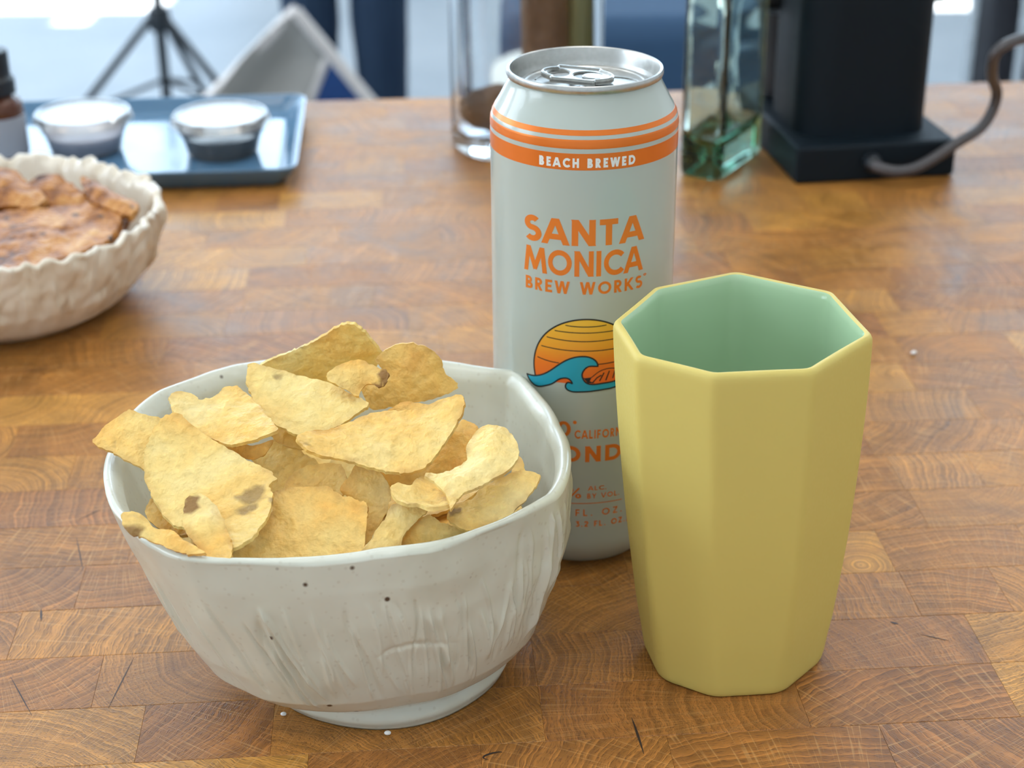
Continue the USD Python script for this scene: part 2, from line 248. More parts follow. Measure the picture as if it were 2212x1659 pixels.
def window(axis, h, at, n):
    w = UsdGeom.Xform.Define(stage, f'/World/window_{n}'); keys(w.GetPrim(), kind='structure'); q = str(w.GetPath()); t = .05
    P = (lambda u0, u1, z0, z1, d: bx(u0, at - d, z0, u1, at + d, z1)) if axis == 'x' else (lambda u0, u1, z0, z1, d: bx(at - d, u0, z0, at + d, u1, z1))
    u0, u1, z0, z1 = h
    obj('frame', cat_([P(u0, u0 + t, z0, z1, .03), P(u1 - t, u1, z0, z1, .03), P(u0 + t, u1 - t, z0, z0 + t, .03), P(u0 + t, u1 - t, z1 - t, z1, .03)]), 'frame_paint', q, smooth=False)
for i, h in enumerate(high): window('x', h, YB + .05, i + 1)
for i, h in enumerate(side): window('y', h, XL - .05, i + 5)

# ------------------------------------------------------------------ table of end-grain blocks
rng = random.Random(7)
TA = math.radians(4.0); ca, sa = math.cos(TA), math.sin(TA)
table = thing('butcher_block_table', 'brown end-grain butcher block table under the bowl, can and cup', 'table', (0, 0.614, TZ), 4.0)
def to_world(s, t): return s * ca + t * sa, .614 + s * sa - t * ca        # s along the back edge, t away from it (towards the camera)
T0, PITCH, S0, S1, T1, DEEP = .0175, .0303, -.95, .95, 1.08, .042
blocks = []
t0 = 0.0; t1 = T0
while t1 <= T1:
    s = S0 - rng.uniform(0, .04)
    while s < S1:
        e = s + rng.choice((.036, .045, .052, .058, .066, .075, .085)) * rng.uniform(.9, 1.1)
        a, b = max(s, S0), min(e, S1)
        if b - a > .004: blocks.append((a, b, t0, t1))
        s = e
    t0, t1 = t1, t1 + PITCH
def block_mesh(a, b, c, d, seed):
    g, ch, dz = .00004, .00016, rng.uniform(-.00003, .00002)
    q = np.array([(a, -d + g), (b, -d + g), (b, -c - g), (a, -c - g)]); m = q.mean(0); qi = q - np.sign(q - m) * ch * (.45, 1)
    v = np.vstack([np.c_[q, np.full(4, -DEEP)], np.c_[q, np.full(4, dz - ch)], np.c_[qi, np.full(4, dz)]])
    f = [(8, 9, 10), (8, 10, 11), (0, 2, 1), (0, 3, 2)]
    for o in (0, 4):
        for i in range(4):
            j = (i + 1) % 4; f += [(o + i, o + j, o + 4 + j), (o + i, o + 4 + j, o + 4 + i)]
    th, ro = rng.uniform(0, 2 * math.pi), rng.choice((.02, .05, .07, .09, .12, .15))
    pith = m + np.array([math.cos(th), math.sin(th)]) * ro
    return trimesh.Trimesh(v, f, process=False), np.c_[v[:, :2] - pith, np.full(12, seed)]
def seen(bk):
    x, y = to_world((bk[0] + bk[1]) / 2, (bk[2] + bk[3]) / 2)
    return -.189 - .275 * (y + .147) - .03 < x < .134 + .28 * (y + .147) + .03 and y > -.165
near = sorted([bk for bk in blocks if seen(bk)], key=lambda bk: -bk[2])[:290]; chosen = set(near)
rest_m, rest_g = [], []
for i, bk in enumerate(blocks):
    m, g = block_mesh(*bk, seed=round(rng.uniform(1, 99), 3))
    if bk in chosen: obj('block', m, 'wood', table, smooth=False, attr={'grain': g})
    else: rest_m.append(m); rest_g.append(g)
obj('block_field', cat_(rest_m), 'wood', table, smooth=False, attr={'grain': np.vstack(rest_g)}, kind='stuff')
obj('apron', cat_([bx(S0 + .06, -.10, -.14, S1 - .06, -.075, -DEEP), bx(S0 + .06, -T1 + .08, -.14, S1 - .06, -T1 + .105, -DEEP), bx(S0 + .06, -T1 + .105, -.14, S0 + .085, -.10, -DEEP), bx(S1 - .085, -T1 + .105, -.14, S1 - .06, -.10, -DEEP)]), 'wood_side', table, smooth=False)
for x in (S0 + .1, S1 - .1):
    for y in (-.12, -T1 + .12): obj('leg', tm(rbox(x - .035, y - .035, -TZ, x + .035, y + .035, -DEEP, .004)), 'wood_side', table)
def mark(pts, w):
    p = np.array(pts, float); p = spline(p, 14) if len(p) > 2 else np.linspace(p[0], p[1], 6)
    wd = w * np.sin(np.linspace(.15, math.pi - .15, len(p))); d = np.gradient(p, axis=0); nrm = np.c_[-d[:, 1], d[:, 0]]; nrm /= np.linalg.norm(nrm, axis=1, keepdims=True)
    poly = Polygon(np.vstack([p + nrm * wd[:, None], (p - nrm * wd[:, None])[::-1]])).buffer(0)
    m = extrude(poly, .00005); v = m.vertices.copy(); x, y = v[:, 0], v[:, 1] - .614
    m.vertices = np.c_[x * ca + y * sa, -x * sa + y * ca, v[:, 2] + .00003]
    obj('scratch', m, 'scratch_dark', table, smooth=False)
for pts, w in [([(.0124, -.1215), (.0138, -.131), (.015, -.1405)], .0004), ([(-.0302, -.1392), (-.0345, -.1400), (-.0362, -.1415), (-.0345, -.1428)], .0004), ([(-.1893, -.0289), (-.1978, -.0033)], .00022),
               ([(-.1588, -.0851), (-.1616, -.1142)], .0002), ([(-.197, -.062), (-.199, -.054)], .0004), ([(.109, -.067), (.1115, -.0685)], .0006), ([(-.199, -.096), (-.186, -.118)], .0002), ([(.118, -.075), (.127, -.079)], .0002), ([(-.2, .01), (-.193, .018)], .0003)]: mark(pts, w)

# ------------------------------------------------------------------ yellow octagonal cup
RIM8 = [(.0389, 175), (.0412, -144), (.0398, -106), (.0407, -61), (.0441, -12), (.0453, 36), (.0462, 82), (.0394, 126)]
CX, CY, CH = .0449, -.0808, .1235
def octagon(scale, ease, n=320):
    """Rounded octagon through the eight corners; ease rounds the corners (metres)."""
    pts = sorted([(math.radians(a), r) for r, a in RIM8]); poly = Polygon([(r * math.cos(a) * scale, r * math.sin(a) * scale) for a, r in pts])
    poly = poly.buffer(-ease, join_style='mitre').buffer(ease, quad_segs=12)
    th = np.arange(n) * 2 * math.pi / n; ring = np.array(poly.exterior.coords)[:-1]; a = np.unwrap(np.arctan2(ring[:, 1], ring[:, 0]))
    if a[-1] < a[0]: ring, a = ring[::-1], a[::-1]
    out = []
    for t in th:
        hit = poly.exterior.intersection(LineString([(0, 0), (.2 * math.cos(t), .2 * math.sin(t))])); out.append(math.hypot(hit.centroid.x, hit.centroid.y))
    return th, np.array(out)
def cup_rows(levels):
    rows = []
    for z, sc, off, ease in levels:
        th, r = octagon(sc, ease); r = r - off; rows.append(np.stack([r * np.cos(th) + .0038 * (1 - z / CH), r * np.sin(th) - .0020 * (1 - z / CH), np.full_like(th, z)], 1))
    return np.array(rows)
cup = thing('octagonal_cup', 'tall yellow ceramic octagonal cup with a green inside beside the can', 'cup', (CX, CY, TZ))
def csc(z):                                   # scale of the octagon at height z
    t = z / CH; return .772 + .228 * (1 - (1 - t) ** 1.6)
lev = [(0, .68, 0, .011), (0.0001, .735, 0, .011), (.0006, .752, 0, .011), (.002, .766, 0, .011), (.005, .779, 0, .010), (.010, .792, 0, .009)] + [(z, csc(z), 0, .0045 + .006 * max(0, 1 - z / .05)) for z in np.linspace(.018, CH - .0035, 22)]
lev += [(CH - .0018, csc(CH), .0001, .005), (CH - .0008, csc(CH), .0005, .005), (CH - .0002, csc(CH), .0011, .005), (CH, csc(CH), .0018, .005), (CH - .0003, csc(CH), .0026, .0055)]
rows = cup_rows(lev); m = grid_mesh(rows); n = rows.shape[1]
m = trimesh.Trimesh(np.vstack([m.vertices, [0, 0, .0008]]), np.vstack([m.faces, np.stack([np.full(n, len(m.vertices)), (np.arange(n) + 1) % n, np.arange(n)], 1)]), process=False)
obj('body', m, 'cup_yellow', cup, smooth=True)
lev = [(CH - .0003, csc(CH), .0026, .0055), (CH - .0010, csc(CH), .0032, .006), (CH - .0024, csc(CH), .0038, .0065), (CH - .006, csc(CH - .004), .0042, .007)] + [(z, csc(z), .0044, .009) for z in np.linspace(CH - .012, .02, 16)] + [(.012, .70, .004, .008), (.008, .60, .004, .008), (.006, .40, .004, .004)]
rows = cup_rows(lev); m = grid_mesh(rows); k = (len(lev) - 1) * n
m = trimesh.Trimesh(np.vstack([m.vertices, [0, 0, .006]]), np.vstack([m.faces, np.stack([np.full(n, len(m.vertices)), k + np.arange(n), k + (np.arange(n) + 1) % n], 1)]), process=False)
obj('glaze_lining', m, 'cup_green', cup, smooth=True, label='pale green glaze inside')

# ------------------------------------------------------------------ beer can
can = thing('beer_can', 'tall white beer can with orange lettering and a sun and wave logo', 'can', (0, 0, TZ))
NECK = [(.0331, .1672), (.03295, .1690), (.0324, .1708), (.0313, .1730), (.0299, .1753), (.0284, .1782), (.0272, .1805), (.0266, .1822), (.0265, .1834)]
PROFILE = [(.0001, .011), (.014, .0085), (.020, .004), (.0228, .0010), (.0240, 0), (.0252, .0008), (.0272, .0026), (.0300, .0060), (.0318, .0088), (.0327, .0112), (.0331, .0140)] + [(.0331, z) for z in np.linspace(.02, .163, 9)] + NECK
obj('body', lathe(PROFILE, 128), 'can_white', can, smooth=40)
def prof_r(z): pz = np.array(NECK[::1]); return np.where(z < NECK[0][1], .0331, np.interp(z, pz[:, 1], pz[:, 0]))
def band(z0, z1): z = np.linspace(z0, z1, 9); return lathe(np.c_[np.r_[prof_r(z0) - .0001, prof_r(z) + .00006, prof_r(z1) - .0001], np.r_[z0, z, z1]], 160)
for z0, z1 in ((.1708, .1725), (.1664, .1695), (.1590, .1648)): obj('stripe', band(z0, z1), 'can_orange', can, smooth=40)
def wrap(poly, lift, thick=.00004, step=.0014):
    """Flat artwork (u along the can's wall, z up; metres) laid round the can."""
    poly = poly.buffer(0); x0, _, x1, _ = poly.bounds; out = []
    k = np.arange(math.floor(x0 / step), math.ceil(x1 / step) + 1)
    for a in k:
        g = poly.intersection(sbox(a * step, -1, (a + 1) * step, 1))
        for q in getattr(g, 'geoms', [g]):
            if q.geom_type == 'Polygon' and q.area > 1e-11: out.append(trimesh.creation.extrude_polygon(q, thick, engine='earcut'))
    m = cat_(out); v = m.vertices.copy(); r = .0331 + lift + v[:, 2]; a = v[:, 0] / .0331
    m.vertices = np.c_[r * np.sin(a), -r * np.cos(a), v[:, 1]]
    if m.faces.shape[0]: m.invert() if False else None
    return m

# lettering drawn with strokes; capitals one unit high
def glyph(ch, w):
    h = w / 2
    def ln(*p): return LineString(p).buffer(h, cap_style='flat', join_style='mitre')
    def clip(g): return g.intersection(sbox(-1, 0, 3, 1))
    def oval(cx, cy, rx, ry): return affinity.scale(Point(cx, cy).buffer(1, quad_segs=24), rx, ry, origin=(cx, cy))
    def ringo(cx, cy, rx, ry): return oval(cx, cy, rx, ry).difference(oval(cx, cy, rx - w, ry - w))
    def dsh(x1, y0, y1):
        def s(i):
            ry = (y1 - y0) / 2 - i; return unary_union([sbox(i, y0 + i, max(x1 - ry - i, i + .01), y1 - i), oval(x1 - ry - i, (y0 + y1) / 2, ry, ry)]).intersection(sbox(i, -1, 3, 2))
        return s(0).difference(s(w))
    def cee(cx, cy, rx, ry, open_): return ringo(cx, cy, rx, ry).difference(Polygon([(cx, cy), (cx + 2, cy + 2 * math.tan(open_)), (cx + 2, cy - 2 * math.tan(open_))]))
    def ess():
        r1, r2 = (1 - w) * .235, (1 - w) * .265; cu, cl = (.29, 1 - h - r1), (.29, h + r2)
        a = [(cu[0] + 1.12 * r1 * math.cos(math.radians(t)), cu[1] + r1 * math.sin(math.radians(t))) for t in range(38, 262, 8)]
        b = [(cl[0] + 1.12 * r2 * math.cos(math.radians(t)), cl[1] + r2 * math.sin(math.radians(t))) for t in range(82, -150, -8)]
        return LineString(a + b).buffer(h, cap_style='flat', join_style='round')
    G = {
        'A': lambda: (unary_union([clip(ln((-.02, -.12), (.42, 1.1))), clip(ln((.82, -.12), (.38, 1.1))), ln((.2, .30), (.6, .30))]), .82),
        'B': lambda: (unary_union([dsh(.56, .46 - h * .2, 1), dsh(.62, 0, .46 + h * .8)]), .62),
        'C': lambda: (cee(.5, .5, .5, .5, .72), .82), 'D': lambda: (dsh(.86, 0, 1), .86),
        'E': lambda: (unary_union([ln((h, 0), (h, 1)), ln((0, h), (.54, h)), ln((0, 1 - h), (.54, 1 - h)), ln((0, .5), (.48, .5))]), .54),
        'F': lambda: (unary_union([ln((h, 0), (h, 1)), ln((0, 1 - h), (.52, 1 - h)), ln((0, .48), (.46, .48))]), .52),
        'H': lambda: (unary_union([ln((h, 0), (h, 1)), ln((.74 - h, 0), (.74 - h, 1)), ln((0, .5), (.74, .5))]), .74),
        'I': lambda: (ln((h, 0), (h, 1)), w),
        'K': lambda: (unary_union([ln((h, 0), (h, 1)), clip(ln((w * .6, .38), (.72, 1.12))), clip(ln((.26, .56), (.76, -.14)))]).intersection(sbox(0, 0, .74, 1)), .72),
        'L': lambda: (unary_union([ln((h, 0), (h, 1)), ln((0, h), (.52, h))]), .52),
        'M': lambda: (unary_union([clip(ln((.02, -.1), (.16, 1.0))), clip(ln((.94, -.1), (.80, 1.0))), clip(ln((.11, 1.12), (.50, .12))), clip(ln((.85, 1.12), (.46, .12)))]), .96),
        'N': lambda: (unary_union([ln((h, 0), (h, 1)), ln((.78 - h, 0), (.78 - h, 1)), clip(ln((h * .6, 1.06), (.78 - h * .6, -.06)))]), .78),
        'O': lambda: (ringo(.5, .5, .5, .5), 1.0), '0': lambda: (ringo(.36, .5, .36, .5), .72),
        'P': lambda: (unary_union([dsh(.58, .40, 1), ln((h, 0), (h, 1))]), .58),
        'R': lambda: (unary_union([dsh(.58, .40, 1), ln((h, 0), (h, 1)), clip(ln((.24, .48), (.58, -.14)))]), .62),
        'S': lambda: (ess(), .58),
        'T': lambda: (unary_union([ln((.31, 0), (.31, 1)), ln((0, 1 - h), (.62, 1 - h))]), .62),
        'V': lambda: (unary_union([clip(ln((-.02, 1.12), (.42, -.1))), clip(ln((.82, 1.12), (.38, -.1)))]), .80),
        'W': lambda: (unary_union([clip(ln((.04, 1.12), (.32, -.08))), clip(ln((.54, 1.05), (.28, -.08))), clip(ln((.54, 1.05), (.80, -.08))), clip(ln((1.04, 1.12), (.76, -.08)))]), 1.08),
        'Y': lambda: (unary_union([ln((.35, 0), (.35, .45)), clip(ln((.02, 1.1), (.37, .38))), clip(ln((.68, 1.1), (.33, .38)))]), .70),
        'Z': lambda: (unary_union([ln((0, 1 - h), (.6, 1 - h)), ln((0, h), (.6, h)), ln((.54, 1 - h), (.06, h))]).intersection(sbox(0, 0, .6, 1)), .60),
        '1': lambda: (unary_union([ln((.26, 0), (.26, 1)), ln((.02, .80), (.26, .97))]), .26 + h), '9': lambda: (unary_union([ringo(.3, .68, .3, .32), ln((.5, .55), (.22, 0))]), .6),
        '2': lambda: (unary_union([LineString([(.05 + .0, .72)] + [(.29 + .23 * math.cos(math.radians(t)), .71 + (.29 - h) * math.sin(math.radians(t))) for t in range(160, -41, -10)] + [(.06, h)]).buffer(h, cap_style='flat', join_style='round'), ln((0, h), (.56, h))]), .58),
        '3': lambda: (unary_union([ln((.04, 1 - h), (.52, 1 - h)), ln((.50, 1 - h), (.24, .58)), LineString([(.2, .58)] + [(.27 + .25 * math.cos(math.radians(t)), .32 + (.32 - h) * math.sin(math.radians(t))) for t in range(85, -151, -10)]).buffer(h, cap_style='flat', join_style='round')]), .56),
        '%': lambda: (unary_union([ringo(.2, .78, .2, .22), ringo(.72, .22, .2, .22), ln((.14, .02), (.78, .98))]), .92),
        '.': lambda: (Point(h * 1.1, h * 1.1).buffer(h * 1.1), w * 1.1), ')': lambda: (ringo(-.3, .45, .6, .75).intersection(sbox(.02, -.2, .6, 1.1)), .32), '*': lambda: (Point(.1, .9).buffer(.1).difference(Point(.1, .9).buffer(.035)), .2),
        ' ': lambda: (Polygon(), .36)}
    return G[ch]()
def text(s, u0, u1, z0, z1, w=.2, gap=.16):
    x, parts = 0.0, []
    for ch in s:
        g, adv = glyph(ch, w)
        if not g.is_empty: parts.append(affinity.translate(g, x, 0))
        x += adv + gap
    k = (u1 - u0) / (x - gap) * .001; hh = (z1 - z0) * .001
    return affinity.affine_transform(unary_union(parts), [k, 0, 0, hh, u0 * .001, z0 * .001])
def ink(name, poly, m, lift=.00003, label=None): obj(name, wrap(poly, lift), m, can, smooth=False, **({'label': label} if label else {}))
ink('lettering', text('SANTA', -22.8, 20.8, 131.9, 141.4, .215, .13), 'can_ink_orange')
ink('lettering', text('MONICA', -22.8, 20.8, 120.6, 130.0, .20, .11), 'can_ink_orange')
ink('lettering', text('BREW WORKS', -22.7, 21.0, 113.9, 118.6, .20, .22), 'can_ink_orange')
ink('lettering', text('*', 21.6, 23.0, 114.2, 118.9), 'can_ink_orange')
ink('lettering', text('BEACH BREWED', -17.0, 16.7, 159.9, 163.2, .25, .30), 'can_ink_white', .00009, 'white words on the orange stripe')
ink('lettering', text('310', -19.5, -5.0, 58.0, 64.2, .2, .2), 'can_ink_orange')
ink('lettering', Point(-.0036, .0640).buffer(.0007), 'can_ink_orange')
ink('lettering', text('CALIFORNIA', -3.6, 17.3, 57.4, 60.9, .2, .22), 'can_ink_orange')
ink('lettering', text('BLONDE', -20.4, 19.6, 47.8, 54.3, .22, .22), 'can_ink_orange')
ink('lettering', text('%', -6.0, -1.0, 32.6, 37.0, .13), 'can_ink_orange')
ink('lettering', text('ALC.', 1.6, 8.4, 35.9, 37.7, .17, .2), 'can_ink_orange')
ink('lettering', text('BY VOL.', 1.2, 13.6, 32.5, 34.6, .17, .24), 'can_ink_orange')
ink('lettering', sbox(-.014, .0303, .0147, .0306), 'can_ink_orange')
ink('lettering', text('FL. OZ.', -3.0, 14.8, 25.1, 27.9, .17, .42), 'can_ink_orange')
ink('lettering', text('. 3.2 FL. OZ.)', -5.6, 17.6, 20.5, 22.9, .2, .30), 'can_ink_orange')
def sp(pts, n=90): return spline([(a * .001, b * .001) for a, b in pts], n)
disc = Point(0, .0853).buffer(.0192, quad_segs=48)
wave_top = sp([(-22.2, 80.3), (-18.9, 80.5), (-16.1, 81.5), (-12.8, 83.7), (-9.1, 86.9), (-5.5, 89.2), (-1.9, 90.2), (1.0, 90.0), (3.4, 88.6), (4.4, 86.3)])
curl = sp([(4.4, 86.3), (2.8, 86.4), (1.1, 86.3), (-.4, 85.1), (-1.2, 83.1), (-.7, 81.2), (.5, 79.8), (2.6, 79.2), (6.0, 79.4), (10.7, 79.8), (15.0, 81.4), (19.5, 83.2), (22.0, 83.2)])
low_ = sp([(22.0, 83.0), (18.0, 80.6), (14.0, 78.6), (10.7, 77.4), (6.0, 76.9), (1.8, 76.5), (-2.4, 76.3), (-5.4, 76.5), (-6.9, 77.6), (-6.9, 79.1), (-5.8, 79.9), (-4.7, 79.5), (-5.3, 80.8), (-7.3, 81.5), (-9.1, 81.0), (-11.6, 79.0), (-14.8, 77.4), (-18.2, 76.6), (-20.3, 77.6), (-22.2, 80.2)], 160)
wave = Polygon(np.vstack([wave_top, curl, low_])).buffer(0)
ink('sun_disc', disc.difference(sbox(-1, 0, 1, .0795)).union(disc.intersection(Polygon(curl).buffer(0))).difference(wave), 'can_ink_sun', .00002, 'yellow to orange sun of the logo')
OUT = .00028
ink('outline', disc.boundary.buffer(OUT).intersection(sbox(-1, .0805, 1, 1)).difference(wave), 'can_ink_black', .00006)
ink('outline', unary_union([LineString(sp(q, 30)).buffer(.00017) for q in ([(-7.1, 102.0), (0, 101.6), (7.1, 102.0)], [(-11.0, 99.6), (0, 99.3), (11.0, 99.6)], [(-14.0, 96.7), (0, 96.0), (14.0, 96.7)], [(-16.1, 92.9), (0, 92.3), (16.1, 92.9)], [(-17.6, 88.2), (-13, 87.4), (-9.6, 87.2)], [(4.6, 87.0), (10, 87.3), (17.6, 88.2)])]), 'can_ink_black', .00006)
ink('wave', wave, 'can_ink_teal', .00007, 'teal breaking wave of the logo')
ink('outline', wave.boundary.buffer(OUT), 'can_ink_black', .00010)
hill = [[(-.6, 81.7), (2.3, 82.1), (4.1, 83.6), (7.1, 84.9), (10.2, 84.9), (14, 83.4), (17.0, 82.4)]]
ink('outline', unary_union([LineString(sp(q, 40)).buffer(.00016) for q in hill] + [LineString([(a * .001, b * .001) for a, b in q]).buffer(.00022) for q in ([(2.6, 79.9), (4.2, 81.8), (5.6, 82.6)], [(5.2, 80.6), (6.6, 83.4)], [(7.4, 80.6), (8.6, 83.9)], [(10, 81.2), (10.8, 84)], [(12.5, 81.6), (13, 83.2)])] + [Polygon([(-.0006, .0817), (.0022, .0820), (.0016, .0805), (.0034, .0796), (.0008, .0798)])]), 'can_ink_black', .00006)
# lid
obj('rim', lathe([(.0264, .1829), (.0270, .1832), (.02735, .1840), (.02735, .1850), (.0271, .1858), (.0266, .1860), (.0261, .1857), (.0258, .1848), (.0254, .1825), (.0249, .1805)], 128), 'aluminium', can, smooth=40, label='bare aluminium seam at the top')
PAN = .1802
obj('lid_panel', lathe([(.0250, .1810), (.0246, .1797), (.0241, .1788), (.0236, .1790), (.0231, .1799), (.0226, PAN), (.0212, PAN), (.0208, PAN - .0003), (.0200, PAN - .0004), (.0001, PAN - .0004)], 128), 'aluminium', can, smooth=25, label='bare aluminium lid')
mouth = affinity.translate(affinity.scale(Point(0, 0).buffer(1, quad_segs=24), .0098, .0092), .0098, 0)
rid = affinity.rotate(mouth.boundary.buffer(.00035), -12, origin=(0, 0))
def flat(poly, z0, z1): m = extrude(poly, z1 - z0); m.apply_translation((0, 0, z0)); return m
obj('mouth_score', flat(rid, PAN - .0005, PAN - .00005), 'aluminium', can, smooth=False)
bead = affinity.rotate(LineString(sp([(-17, 5), (-14, 10.5), (-8, 14), (0, 15.5)], 20)).buffer(.0004), 0)
obj('panel_bead', flat(unary_union([bead, affinity.scale(bead, 1, -1, origin=(0, 0)), LineString([(-.0145, -.0102), (-.002, -.0042)]).buffer(.00025), LineString([(-.011, -.0128), (.001, -.0065)]).buffer(.00025)]), PAN - .0005, PAN - .0001), 'aluminium', can, smooth=False)
tabo = affinity.scale(Point(-.0025, 0).buffer(1, quad_segs=24), .0128, .0079, origin=(-.0025, 0)); tabo = tabo.union(sbox(-.010, -.0074, .004, .0074).buffer(.001)).buffer(-.001).buffer(.001)
hole1 = affinity.scale(Point(-.0092, 0).buffer(1, quad_segs=20), .0038, .0052, origin=(-.0092, 0))
hole2 = affinity.scale(Point(.0012, 0).buffer(1, quad_segs=20), .0052, .0048, origin=(.0012, 0)).difference(affinity.scale(Point(.0030, 0).buffer(1), .0038, .0034, origin=(.0030, 0)))
tabp = tabo.difference(hole1).difference(hole2)
layers = [flat(tabp.buffer(-.0004), 0, .0004), flat(tabp, .0003, .0010), flat(tabp.buffer(-.00035), .0009, .0013)]
rimt = tabo.boundary.buffer(.0010).intersection(tabo); layers += [flat(rimt, 0, .0016), flat(rimt.buffer(-.0003), .0015, .0019)]
tab = cat_(layers); tab.apply_transform(trimesh.transformations.rotation_matrix(math.radians(2.6), (0, 1, 0))); tab.apply_transform(trimesh.transformations.rotation_matrix(math.radians(-12), (0, 0, 1))); tab.apply_translation((0, .001, PAN + .0009))
obj('pull_tab', tab, 'aluminium', can, smooth=30)
obj('rivet', lathe([(.0001, PAN + .0022), (.0014, PAN + .0021), (.0019, PAN + .0016), (.0021, PAN - .0005)], 24), 'aluminium', can, loc=(.0022, .0005, 0))

